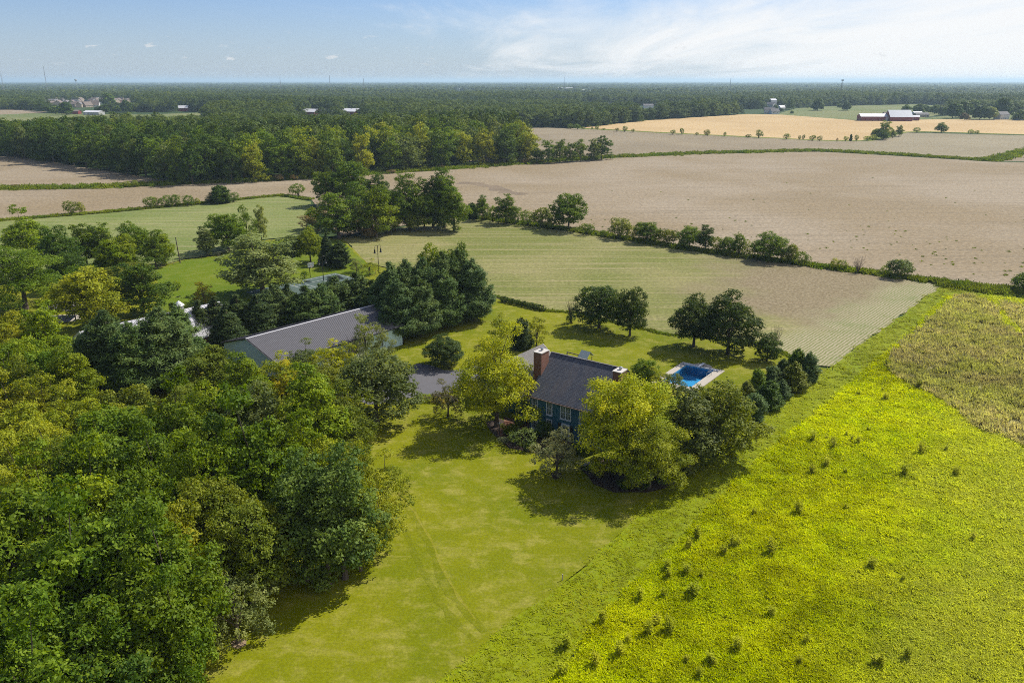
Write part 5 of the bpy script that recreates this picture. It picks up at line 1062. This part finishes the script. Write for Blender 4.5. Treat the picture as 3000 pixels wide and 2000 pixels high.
plant('loose', G(1313, 1219), 5.6, 5.0, (0.15, 0.16, 0.05), 'small thin olive tree at the driveway edge', None, 0)
plant('round', G(1302, 1066), 5.4, 7.4, (0.065, 0.11, 0.028), 'dark dense round tree beyond the driveway', None, 1)
plant('clipped', G(1316, 1080), 2.3, 2.7, (0.11, 0.15, 0.04), 'clipped round boxwood ball at the driveway edge', None, 0)
plant('loose', G(1470, 1005), 6.0, 5.2, 'yg', 'pale yellow green tree behind the golden tree', None, 0)
plant('cedar', G(1528, 1022), 6.0, 4.2, 'spruce', 'dark pointed conifer left of the main chimney', None, 0)
plant('loose', G(1572, 1012), 5.2, 4.6, 'yg', 'light yellow green small tree right of the dark conifer', None, 1)
plant('round', G(1886, 1132), 5.0, 5.0, 'mid', 'green small tree behind the right gable', None, 1)
plant('loose', G(1925, 1145), 3.8, 5.0, 'yg', 'pale low spreading tree between house and pool', None, 0)
plant('loose', G(1972, 1150), 3.4, 4.0, 'olive', 'low olive tree at the near edge of the pool', None, 1)
plant('bush', G(1240, 1170), 1.0, 3.4, 'bright', 'low bright green shrub in the driveway flower bed', None, 0)
plant('bush', G(1275, 1176), 0.9, 2.0, 'yellow', 'low yellow flowering plant in the driveway flower bed', None, 1)
plant('bush', G(1300, 1180), 0.8, 1.6, 'yellow', 'yellow flower clump at the right of the driveway bed', None, 2)
for i, (x, y, h, w, c, lab) in enumerate(((1752, 1392, 1.6, 1.9, 'yg', 'yellow green shrub at the foot of the left trunk in the mulch island'), (1795, 1385, 1.7, 2.0, 'bright', 'light green shrub right of the trunks in the mulch island'), (1720, 1378, 0.9, 1.3, 'mid', 'low green plant beside the pale long boulder'), (1745, 1352, 1.0, 1.8, 'grey', 'grey green groundcover behind the mulch island boulder'), (1830, 1425, 1.2, 2.2, 'dark', 'dark low shrub at the near rim of the mulch island'), (1880, 1430, 1.1, 2.0, 'dark', 'dark low shrub right along the near rim of the mulch island'), (1940, 1415, 1.2, 2.2, 'mid', 'green low shrub at the right rim of the mulch island'), (1690, 1330, 1.6, 2.4, 'dark', 'dark shrub beside the front door'))):
    plant('bush', G(x, y), h, w, c, lab, None)
# clipped hedge on the patio and vine covered rail behind the lawn
hg = MB(); a, b = G(1488, 1268), G(1532, 1240)
def hedge(a, b, w, h, colr, label, seed, leaf=0.16, per=110):
    global rng
    rng = np.random.default_rng(seed); d = Vector(b) - Vector(a); L = d.length; n = max(3, int(L / 0.6))
    lc = np.stack([np.linspace(0, L, n), rng.uniform(-.1, .1, n), np.full(n, h * 0.5) * rng.uniform(0.8, 1.15, n)], 1); lr = np.full(n, w * 0.62) * rng.uniform(0.85, 1.2, n)
    t = lobes_to_leaves(lc, lr, per, 6, leaf, 0.6, 0.08, down=-0.9, squash=h / w * 0.8)
    o = link('hedge', leafmesh('hedge', *t, M_leaf)); o.location = (a.x, a.y, -0.05); o.rotation_euler = (0, 0, math.atan2(d.y, d.x)); o.color = (*colr, 1); tag(o, label, 'hedge'); return o
hedge(a, b, 0.9, 1.1, (0.2, 0.26, 0.014), 'low clipped green hedge bordering the patio', 301)
hedge(G(1474, 883), G(1592, 910), 1.0, 1.2, (0.10, 0.155, 0.02), 'vine covered rail hedge at the back edge of the lawn', 302, 0.22, 70)
rl = empty('rail_fence', (G(1474, 884).x, G(1474, 884).y, -0.05)); d_ = G(1592, 911) - G(1474, 884); rl.rotation_euler = (0, 0, math.atan2(d_.y, d_.x)); tag(rl, 'wooden rail fence under the vines at the back of the lawn', 'fence')
for k in range(5): x = d_.length * k / 4; MB().box((x - .06, -.06, 0), (x + .06, .06, 1.35)).build('post', M_wood, rl)
for z in (0.5, 0.95): MB().box((0, -0.03, z), (d_.length, 0.03, z + 0.1)).build('rail', M_wood, rl)
# bushes on the far field boundary and solitary far trees
prow([('bush', 1672, 377, 16, 22, 'mid'), ('bush', 1692, 379, 17, 20, 'mid'), ('bush', 1709, 379, 9, 14, 'mid'), ('bush', 1750, 381, 17, 15, 'mid'), ('bush', 1735, 379, 8, 8, 'olive'), ('bush', 1768, 381, 6, 12, 'olive'), ('bush', 1808, 385, 12, 15, 'olive'), ('bush', 1830, 386, 18, 17, 'mid'), ('bush', 1855, 388, 12, 13, 'olive'), ('bush', 1970, 394, 16, 16, 'mid'), ('bush', 1998, 394, 22, 14, 'mid'), ('bush', 2041, 396, 9, 12, 'mid'), ('bush', 2072, 398, 20, 21, 'olive'), ('bush', 2123, 400, 15, 9, 'mid'), ('bush', 2191, 404, 12, 18, 'dark'), ('bush', 2222, 404, 26, 25, 'mid'), ('bush', 2304, 408, 18, 20, 'mid'), ('bush', 2341, 410, 15, 10, 'olive'), ('bush', 2353, 410, 17, 10, 'dark'), ('bush', 2379, 412, 18, 20, 'olive'), ('bush', 2400, 413, 16, 16, 'olive'), ('bush', 2452, 414, 10, 7, 'brown'), ('bush', 2477, 413, 14, 15, 'bright'), ('cedar', 2492, 413, 18, 8, 'dark'), ('bush', 2508, 413, 18, 13, 'mid'), ('bush', 2540, 412, 15, 20, 'bright'), ('bush', 2556, 410, 16, 20, 'bright'), ('bush', 2687, 388, 15, 24, 'mid'), ('bush', 2845, 393, 13, 18, 'bright'), ('bush', 2863, 393, 11, 15, 'bright')],
     'along the foot of the wheat field', 'bushes along the wheat field')
prow([('round', 2566, 406, 28, 30, 'mid'), ('oval', 2589, 407, 48, 34, 'bright'), ('round', 2586, 410, 26, 28, 'dark'), ('oval', 2614, 404, 22, 18, 'mid'), ('oval', 2633, 400, 30, 19, 'mid'), ('round', 2757, 389, 26, 30, 'mid')], 'below the far red barns', 'trees below the red barns')
# ---------------------------------------------------------------- the big middle wood: individual trees, front rows first
WOODP = [tuple(G(*q))[:2] for q in ((20, 458), (250, 492), (510, 534), (560, 543), (780, 531), (900, 524), (1240, 497), (1555, 476), (1545, 455), (1480, 432), (1300, 420), (1100, 412), (850, 405), (640, 398), (420, 398), (250, 405), (60, 425), (-60, 445))]
def poisson(poly, rmin, n_try, seed, avoid=()):
    r = np.random.default_rng(seed); P_ = np.array(poly); lo, hi = P_.min(0), P_.max(0); pts = r.uniform(lo, hi, (n_try, 2)); pts = pts[inpoly(pts, poly)]; keep_ = []; cell = {}
    for p in pts:
        c = (int(p[0] // rmin), int(p[1] // rmin)); ok = True
        for i in (-1, 0, 1):
            for j in (-1, 0, 1):
                for q in cell.get((c[0] + i, c[1] + j), ()):
                    if (p[0] - q[0]) ** 2 + (p[1] - q[1]) ** 2 < rmin * rmin: ok = False
        if ok: cell.setdefault(c, []).append(p); keep_.append(p)
    return np.array(keep_)
edge = np.array([tuple(p)[:2] for p in dens([tuple(G(*q)) for q in ((20, 458), (250, 492), (510, 534), (560, 543), (780, 531), (900, 524), (1240, 497), (1555, 476))], 2.0, False)])
wp_ = poisson(WOODP, 9.0, 9000, 4)
de = np.min(np.linalg.norm(wp_[:, None, :] - edge[None], axis=2), axis=1)
order = np.argsort(de + wp_[:, 1] * 0.05); wp_, de = wp_[order], de[order]
NIND = 185
wr_ = random.Random(8); wl = []
for i in range(min(NIND, len(wp_))):
    x, y = wp_[i]; sx = proj((x, y, 0))[0]; u_ = wr_.random()
    right = min(1, max(0, (sx - 250) / 900))
    c = 'dark' if u_ > 0.25 + 0.62 * right else wr_.choice(('mid', 'mid', 'bright', 'grey', 'yg') if right > 0.5 else ('mid', 'mid', 'dark', 'grey'))
    h = wr_.uniform(17.5, 22.5) * (1.12 if wr_.random() < 0.15 else 1); w = wr_.uniform(11, 16)
    wl.append((sx, x, y, h, w, c, de[i] < 13, de[i]))
fr_ = sorted([a for a in wl if a[6]]); bk = [a for a in wl if not a[6]]
for i, (sx, x, y, h, w, c, f, d_) in enumerate(fr_):
    plant('wood', (x, y), h, w, c, f'{CNAME[c]} tree, {ordinal(i + 1)} from left on the middle wood front edge', 'front edge of the big middle wood')
for z0, z1, word in ((13, 30, 'second'), (30, 50, 'third'), (50, 999, 'fourth')):
    for i, (sx, x, y, h, w, c, f, d_) in enumerate(sorted([a for a in bk if z0 <= a[7] < z1])):
        plant('wood', (x, y), h + 2.0, w, c, f'{CNAME[c]} crown, {ordinal(i + 1)} from left in the {word} rank of the middle wood', 'inner trees of the big middle wood')
# spur of trees at the wood's right end
row([('wood', 'b', 1572, 478, 9, 9, 'dark'), ('wood', 'b', 1605, 477, 14, 10, 'mid'), ('wood', 'b', 1640, 476, 14, 10, 'mid'), ('wood', 'b', 1672, 474, 12, 9, 'dark'), ('wood', 'b', 1700, 471, 13, 9, 'mid'), ('wood', 'b', 1738, 470, 13, 9, 'grey'), ('wood', 'b', 1762, 467, 15, 12, 'dark')], 'in the spur right of the wood', 'spur of the middle wood')
prow([('bush', 350 + 0, 545, 6, 20, 'mid'), ('shrub', 818, 528, 20, 34, 'brown'), ('bush', 860, 527, 18, 30, 'brown'), ('bush', 1100, 505, 8, 18, 'mid'), ('bush', 1145, 507, 12, 28, 'brown'), ('bush', 1290, 494, 12, 24, 'brown'), ('bush', 1350, 489, 10, 22, 'olive'), ('bush', 1455, 483, 12, 24, 'brown'), ('bush', 1540, 478, 14, 40, 'brown'), ('bush', 1590, 476, 10, 16, 'tan')], 'at the foot of the middle wood', 'low bushes at the foot of the wood')
# ---------------------------------------------------------------- scattered stuff through geometry nodes
def scatter(name, pts, rot, scl, idx, sources, mat, label):
    n = len(pts); me = bpy.data.meshes.new(name); me.vertices.add(n); me.vertices.foreach_set('co', np.asarray(pts, np.float32).ravel())
    for nm, tp, arr in (('rot', 'FLOAT_VECTOR', rot), ('scl', 'FLOAT_VECTOR', scl), ('idx', 'INT', idx)):
        a = me.attributes.new(nm, tp, 'POINT'); a.data.foreach_set('vector' if tp == 'FLOAT_VECTOR' else 'value', np.asarray(arr, np.int32 if tp == 'INT' else np.float32).ravel())
    me.update(); o = link(name, me); tag(o, label, None, None, 'stuff')
    ng = bpy.data.node_groups.new(name, 'GeometryNodeTree')
    ng.interface.new_socket('Geometry', in_out='INPUT', socket_type='NodeSocketGeometry'); ng.interface.new_socket('Geometry', in_out='OUTPUT', socket_type='NodeSocketGeometry')
    gi = ng.nodes.new('NodeGroupInput'); go = ng.nodes.new('NodeGroupOutput'); jn = ng.nodes.new('GeometryNodeJoinGeometry')
    def attr(nm, tp):
        a = ng.nodes.new('GeometryNodeInputNamedAttribute'); a.data_type = tp; a.inputs['Name'].default_value = nm; return a.outputs['Attribute']
    ar, as_, ai = attr('rot', 'FLOAT_VECTOR'), attr('scl', 'FLOAT_VECTOR'), attr('idx', 'INT')
    for k, s in enumerate(sources):
        oi = ng.nodes.new('GeometryNodeObjectInfo'); oi.inputs['Object'].default_value = s; oi.inputs['As Instance'].default_value = True
        cp_ = ng.nodes.new('FunctionNodeCompare'); cp_.data_type = 'INT'; cp_.operation = 'EQUAL'
        ng.links.new(ai, cp_.inputs[2]); cp_.inputs[3].default_value = k
        ip = ng.nodes.new('GeometryNodeInstanceOnPoints')
        ng.links.new(gi.outputs[0], ip.inputs['Points']); ng.links.new(cp_.outputs[0], ip.inputs['Selection'])
        sm = ng.nodes.new('GeometryNodeSetMaterial'); sm.inputs['Material'].default_value = mat
        ng.links.new(oi.outputs['Geometry'], sm.inputs[0]); ng.links.new(sm.outputs[0], ip.inputs['Instance'])
        er = ng.nodes.new('FunctionNodeEulerToRotation'); ng.links.new(ar, er.inputs[0])
        ng.links.new(er.outputs[0], ip.inputs['Rotation']); ng.links.new(as_, ip.inputs['Scale']); ng.links.new(ip.outputs[0], jn.inputs[0])
    ng.links.new(jn.outputs[0], go.inputs[0])
    md = o.modifiers.new('scatter', 'NODES'); md.node_group = ng
    return o
# solitary far trees (real trees of the place whose crowns also stock the distant woods)
fs = []
for i, (px, py, h, w, c, lab) in enumerate(((2478, 324, 16, 14, 'dark', 'dark solitary tree in the far green field'), (2395, 324, 19, 18, 'dark', 'dark broad tree at the foot of the phone mast'), (194, 337, 19, 22, 'dark', 'dark tree between the red sheds in the left field'))):
    o = plant('far', G(px, py), h, w, c, lab, 'solitary far trees', i); fs.append([ch for ch in o.children if ch.name.startswith('crown')][0])
prow([('far', 2320, 333, 8, 10, 'mid'), ('far', 2364, 317, 8, 9, 'mid'), ('far', 2288, 327, 10, 12, 'dark'), ('far', 2244, 326, 16, 14, 'dark'), ('far', 2272, 322, 14, 14, 'mid'), ('far', 2460, 316, 12, 14, 'mid'), ('far', 2512, 306, 18, 24, 'mid'), ('far', 2575, 306, 14, 14, 'dark'), ('far', 2612, 344, 14, 18, 'mid'), ('far', 2655, 330, 22, 22, 'mid'), ('far', 2690, 332, 26, 24, 'mid'), ('far', 2710, 330, 22, 20, 'mid'), ('far', 2738, 334, 26, 24, 'mid'), ('far', 2762, 338, 26, 30, 'grey'), ('far', 2790, 346, 40, 42, 'dark'), ('far', 2825, 344, 44, 30, 'dark'), ('far', 2870, 350, 36, 40, 'dark'), ('far', 2899, 350, 34, 30, 'pale'), ('far', 2935, 342, 46, 38, 'dark'), ('far', 2825, 352, 18, 20, 'brown'), ('far', 2985, 352, 28, 30, 'mid'), ('far', 2850, 335, 34, 30, 'mid')], 'around the far farms at the right', 'trees round the far farms')
prow([('far', 163, 334, 22, 26, 'mid'), ('far', 205, 312, 14, 12, 'mid'), ('far', 118, 326, 20, 26, 'mid'), ('far', 292, 330, 16, 22, 'dark'), ('far', 305, 333, 24, 28, 'dark'), ('far', 343, 329, 18, 20, 'mid'), ('far', 372, 330, 36, 26, 'dark'), ('far', 365, 343, 10, 26, 'mid'), ('far', 225, 333, 8, 7, 'mid'), ('far', 320, 312, 34, 34, 'mid'), ('far', 70, 322, 12, 12, 'mid'), ('far', 8, 320, 10, 14, 'mid'), ('far', 50, 320, 8, 14, 'mid')], 'in the left green field', 'trees in the left green field')
# distant woods
fr2 = np.random.default_rng(99)
pts = []; d = 560.0
BACKW = [tuple(G(*q))[:2] for q in ((20, 458), (250, 492), (510, 534), (900, 524), (1240, 497), (1555, 476), (1545, 455), (1480, 432), (1300, 420), (1100, 412), (850, 405), (640, 398), (420, 398), (250, 405), (60, 425), (-60, 445))]
while d < 13500:
    sp = max(9.0, 0.0056 * d); step = max(8.5, 0.0080 * d) if d < 3000 else 0.013 * d
    half = 0.70 * d + 60; n = int(2 * half / sp)
    xs = np.linspace(-half, half, n) + fr2.uniform(-sp * .5, sp * .5, n); ys = d + fr2.uniform(-step * .6, step * .6, n)
    pts.append(np.stack([xs, ys, np.full(n, sp)], 1)); d += step
pts = np.concatenate(pts)
ok = np.ones(len(pts), bool)
for kf, pl_ in FIELDS.items(): ok &= ~inpoly(pts[:, :2], pl_)
ok &= ~inpoly(pts[:, :2], BACKW)
for ex in (((1560, 480), (1500, 374), (1700, 374), (1900, 352), (2190, 334), (2290, 334), (2330, 318), (2420, 311), (2780, 309), (2780, 337), (3500, 330), (3500, 520), (1560, 480)), ((-900, 464), (60, 457), (510, 533), (900, 523), (1560, 477), (3500, 489), (3500, 920), (-900, 760)), ((-700, 334), (640, 328), (760, 333), (600, 350), (640, 398), (250, 405), (-60, 445), (-900, 470))):
    ok &= ~inpoly(pts[:, :2], [tuple(G(*q))[:2] for q in ex])
# individual wood trees that were past the first 185 join the mass
ext = wp_[NIND:]; ext = np.stack([ext[:, 0], ext[:, 1], np.full(len(ext), 10.5)], 1) if len(ext) else np.zeros((0, 3))
pts = np.concatenate([pts[ok], ext])
hh = fr2.uniform(11, 21, len(pts)) * np.clip(1.05 - pts[:, 1] / 40000, 0.75, 1.1); hh[len(pts) - len(ext):] = fr2.uniform(18, 24, len(ext))
hh *= 0.85 + 0.3 * (np.sin(pts[:, 0] * 0.008 + np.sin(pts[:, 1] * 0.004) * 2) * 0.5 + 0.5)
ww = np.maximum(fr2.uniform(9, 22, len(pts)), pts[:, 2] * fr2.uniform(1.15, 1.6, len(pts)))
# big gaps: clearings
cl = np.sin(pts[:, 0] * 0.0021 + 1.3) + np.sin(pts[:, 1] * 0.0016 + pts[:, 0] * 0.0009) + 0.6 * np.sin(pts[:, 0] * 0.006 + pts[:, 1] * 0.004)
ok = ~((cl > 1.72) & (pts[:, 1] > 1250)); vis = []
for i, (x, y, s) in enumerate(pts):
    if not ok[i]: vis.append(False); continue
    sx, sy = proj((x, y, hh[i])); by = proj((x, y, 0))[1]; hw_px = ww[i] / y * FPX * 0.5; g_ = True
    if -250 < sx < 3250:
        for (x0, x1, y0, y1, dist) in KEEP:
            if x0 - hw_px < sx < x1 + hw_px and sy < y1 - 0.18 * (y1 - y0) and y < dist + 12:
                if fr2.random() > (0.10 if dist < 1800 else 0.3): g_ = False; break
    else: g_ = fr2.random() < 0.6
    vis.append(g_)
vis = np.array(vis); pts, hh, ww = pts[vis], hh[vis], ww[vis]
n = len(pts); z = np.full(n, -0.3)
near_ = pts[:, 1] < 2300; wsrc = []
for m_ in (0, 1, 2, 3):
    wsrc.append(next(o for o in COL.objects if o.name.startswith('crown') and o.data == PROTO['wood'][m_][1]))
rz_ = np.stack([np.zeros(n), np.zeros(n), fr2.uniform(0, 6.28, n)], 1)
q_ = ~near_
scatter('distant_woods', np.stack([pts[:, 0], pts[:, 1], z], 1)[q_], rz_[q_], np.stack([ww / 13, ww / 13, hh / 16], 1)[q_], fr2.integers(0, 3, q_.sum()), fs, M_far, 'dense dark green woods rolling to the horizon')
q_ = near_; w2 = np.minimum(ww, 17)
scatter('nearer_woods', np.stack([pts[:, 0], pts[:, 1], z], 1)[q_], rz_[q_], np.stack([w2 / 11.2, w2 / 11.2, hh / 17.5], 1)[q_], fr2.integers(0, 4, q_.sum()), wsrc, M_far, 'green woods behind the fields in front of the horizon woods')
print('distant trees', n)
# ---------------------------------------------------------------- meadow grass, weeds, verges
def tuft(name, seed, nb, h, r, lean, wid):
    rr = random.Random(seed); s = MB()
    for i in range(nb):
        a = rr.uniform(0, 6.28); q = r * math.sqrt(rr.random()); b = Vector((q * math.cos(a), q * math.sin(a), -0.03)); hh_ = h * rr.uniform(0.5, 1.1)
        t = b + Vector((rr.uniform(-lean, lean), rr.uniform(-lean, lean), hh_)); sd = Vector((math.cos(a + 1.2), math.sin(a + 1.2), 0)) * wid * rr.uniform(.7, 1.3)
        m_ = b.lerp(t, 0.55) + Vector((0, 0, 0.05)); s.poly([b - sd * .6, b + sd * .6, m_ + sd]); s.poly([b - sd * .6, m_ + sd, m_ - sd]); s.poly([m_ - sd, m_ + sd, t])
    me = bpy.data.meshes.new(name); me.from_pydata(s.v, [], s.f); me.update(); return me
def weedmesh(seed, h=1.25, r=0.42, nb=18):
    rr = random.Random(seed); s = MB()
    for i in range(nb):
        a = rr.uniform(0, 6.28); q = r * math.sqrt(rr.random()); b = Vector((q * .5 * math.cos(a), q * .5 * math.sin(a), -0.05)); t = Vector((q * math.cos(a), q * math.sin(a), h * rr.uniform(.55, 1.1)))
        s.tube([b, t], [0.02, 0.008], 3, False)
        for k in range(9):
            p = b.lerp(t, rr.uniform(0.25, 1.0)); c = rr.uniform(0, 6.28); d1 = Vector((math.cos(c), math.sin(c), rr.uniform(-.1, .6))) * rr.uniform(.14, .30); d2 = Vector((-math.sin(c), math.cos(c), rr.uniform(-.3, .3))) * .06
            s.poly([p, p + d1 * .5 + d2, p + d1, p + d1 * .5 - d2])
    me = bpy.data.meshes.new('weed'); me.from_pydata(s.v, [], s.f); me.update(); return me
tufts = []
for i, (px, py, nm, lab) in enumerate(((1900, 1760, 'grass_tuft', 'tall grass tuft at the left meadow edge'), (2100, 1700, 'grass_tuft', 'tall grass tuft inside the near meadow'), (2500, 1850, 'grass_tuft', 'tall grass tuft low at the right of the meadow'))):
    o = link(nm, tuft(nm, 400 + i, 26, 0.34, 0.36, 0.30, 0.045), M_blade); b = G(px, py); o.location = (b.x, b.y, -0.06); tag(o, lab, 'grass', 'measured grass tufts'); tufts.append(o)
WM_ = [weedmesh(500 + i) for i in range(3)]
M_weed = bladecol('weed_leaves', (0.42, 0.47, 0.02), (0.52, 0.54, 0.02), (0.62, 0.58, 0.03), 0.3)
for m_ in WM_: m_.materials.append(M_weed)
wsp = [(1745, 1948), (1650, 1975), (1660, 1890), (1815, 1915), (1840, 1880), (1900, 1855), (1920, 1830), (1960, 1850), (2010, 1935), (2090, 1945), (1765, 1820), (1875, 1755), (1945, 1745), (1955, 1665), (1960, 1688), (2010, 1680), (2015, 1605), (2045, 1575), (2055, 1690), (2020, 1735), (2035, 1745), (2120, 1620), (2150, 1600), (2165, 1595), (2420, 1285), (2440, 1295), (2480, 1275), (2495, 1290), (2515, 1298), (2545, 1262), (2380, 1290), (2440, 1310), (2420, 1365), (2380, 1385), (2475, 1385), (2515, 1155), (2585, 1145), (2595, 1170), (2600, 1070), (2665, 1140), (2690, 1135), (2555, 1660), (2645, 1700), (2660, 1925), (2570, 1945), (2340, 1940), (2360, 1880), (2160, 1900), (2050, 1980), (2080, 1940), (2260, 1800), (2850, 1580), (2700, 1325), (2650, 1390), (2770, 1320), (2800, 1390), (2480, 1490), (2210, 1505), (2340, 1500), (2260, 1620)]
wsp.sort(key=lambda q: q[0])
for i, (px, py) in enumerate(wsp):
    b = G(px, py); o = link('weed_plant', WM_[i % 3]); s_ = PR.uniform(0.6, 1.3); o.location = (b.x, b.y, -0.05); o.scale = (s_, s_, s_ * PR.uniform(.8, 1.2)); o.rotation_euler = (0, 0, PR.uniform(0, 6.28))
    tag(o, f'tall leafy weed, {ordinal(i + 1)} from the left among the weeds in the meadow', 'weed', 'tall weeds in the meadow')
def polypts(poly, dens_near, seed, dfall=75.0, pw=1.6, lim=None):
    r = np.random.default_rng(seed); P_ = np.array([(p[0], p[1]) for p in poly]); lo, hi = P_.min(0), P_.max(0)
    lo = np.maximum(lo, [-120, 40]); hi = np.minimum(hi, [140, 240]); A = np.prod(hi - lo); q = r.uniform(lo, hi, (int(A * dens_near), 2)); q = q[inpoly(q, P_)]
    dd = np.linalg.norm(q, axis=1); k = np.abs(q[:, 0]) < dd * 0.62 + 4; k &= r.random(len(q)) < np.minimum(1, (dfall / dd) ** pw); q = q[k]; dd = dd[k]
    return q, np.maximum(1, (dd / dfall) ** (pw * 0.42)), r
def tuftfield(name, poly, dn, seed, hscale, mat, label, minus=(), wscale=1.0):
    q, g_, r = polypts(poly, dn, seed)
    for pm in minus: k = ~inpoly(q, [(p[0], p[1]) for p in pm]); q, g_ = q[k], g_[k]
    n = len(q); lump = 0.75 + 0.5 * (np.sin(q[:, 0] * .9 + np.sin(q[:, 1] * .7) * 1.5) * np.sin(q[:, 1] * 1.1 + np.sin(q[:, 0] * .5)) * .5 + .5)
    s = r.uniform(0.7, 1.35, n) * g_; hz_ = s * hscale * lump * r.uniform(.8, 1.2, n) / np.sqrt(g_)
    scatter(name, np.stack([q[:, 0], q[:, 1], np.full(n, -0.05)], 1), np.stack([r.normal(0, .12, n), r.normal(0, .12, n), r.uniform(0, 6.28, n)], 1), np.stack([s * wscale, s * wscale, hz_], 1), r.integers(0, 3, n), tufts, mat, label)
    print(name, n)
tuftfield('meadow_grass', FIELDS['meadow'], 13.0, 71, 0.78, M_blade, 'tall bright grass filling the meadow', (WEEDPOLY, WEEDPOLY2))
tuftfield('weed_growth', [tuple(p)[:2] for p in WEEDPOLY], 7.0, 72, 1.9, M_weedblade, 'dry grey green weeds filling the upper meadow patch')
tuftfield('weed_growth', [tuple(p)[:2] for p in WEEDPOLY2], 7.0, 73, 1.7, M_weedblade, 'dry weeds beyond the curved mown path')
tuftfield('rough_grass', FIELDS['rough'], 7.0, 74, 0.09, M_roughblade, 'short rough grass on the mown strip')
def vergetufts(name, pts, w, n, seed, hs, label, mat=None):
    r = np.random.default_rng(seed); c = np.array([tuple(p)[:2] for p in dens([tuple(G(*q)) for q in pts], 1.0, False)]); i = r.integers(0, len(c), n)
    q = c[i] + r.normal(0, w * 0.33, (n, 2)); s = r.uniform(.7, 1.5, n) * hs
    scatter(name, np.stack([q[:, 0], q[:, 1], np.full(n, -0.1)], 1), np.stack([r.normal(0, .15, n), r.normal(0, .15, n), r.uniform(0, 6.28, n)], 1), np.stack([s, s, s * r.uniform(.5, 1.3, n)], 1), r.integers(0, 3, n), tufts, mat or M_vergeblade, label)
vergetufts('hedge_undergrowth', HEDGE, 2.6, 2600, 81, 2.2, 'weedy undergrowth along the foot of the hedgerow')
vergetufts('boundary_grass', PV, 2.4, 1500, 82, 1.8, 'tall grass along the left field boundary')
vergetufts('ditch_grass', D1, 10, 6000, 83, 3.2, 'tall green grass on the ditch bank')
vergetufts('verge_growth', [(2775, 832), (2900, 850), (3060, 866)], 5, 1500, 84, 2.2, 'tall weeds on the verge at the right end of the hedgerow')
vergetufts('field_edge_grass', [(1422, 859), (1590, 909), (1690, 916), (1850, 956), (1960, 980), (2050, 987), (2230, 1005), (2380, 1072)], 0.7, 1500, 85, 0.9, 'taller grass where lawn meets the crop field')
# volunteer weeds dotted over the tan field
r = np.random.default_rng(86); q = np.array([tuple(G(x, y))[:2] for x, y in zip(r.uniform(1700, 3050, 420) , 470 + 380 * r.random(420) ** 0.45)])
k = inpoly(q, FIELDS['main']) & (np.sin(q[:, 0] * 0.11) + np.sin(q[:, 1] * 0.07 + q[:, 0] * 0.03) > -0.3); q = q[k]; n = len(q); s = r.uniform(.5, 1.5, n)
scatter('field_weeds', np.stack([q[:, 0], q[:, 1], np.full(n, -0.2)], 1), np.stack([np.zeros(n)] * 2 + [r.uniform(0, 6, n)], 1), np.stack([s, s, s * .9], 1), r.integers(0, 3, n), tufts, M_vergeblade, 'small weeds dotted over the tan stubble field')
# ---------------------------------------------------------------- haze
hb = MB().box((-32000, -1700, -1.5), (32000, 39000, 92)).build('haze', None)
hm = bpy.data.materials.new('haze'); hm.use_nodes = True; nt = hm.node_tree; nt.nodes.clear(); o_ = N(nt, 'ShaderNodeOutputMaterial'); pvn = N(nt, 'ShaderNodeVolumePrincipled')
pvn.inputs['Color'].default_value = (0.62, 0.84, 1.0, 1); pvn.inputs['Density'].default_value = 0.00008; pvn.inputs['Density Attribute'].default_value = ''; pvn.inputs['Anisotropy'].default_value = 0.2
Lk(nt, pvn.outputs[0], o_.inputs['Volume']); hm.cycles.homogeneous_volume = True; hb.data.materials.append(hm)
tag(hb, 'thin bluish summer haze over the far woods', None, None, 'stuff')
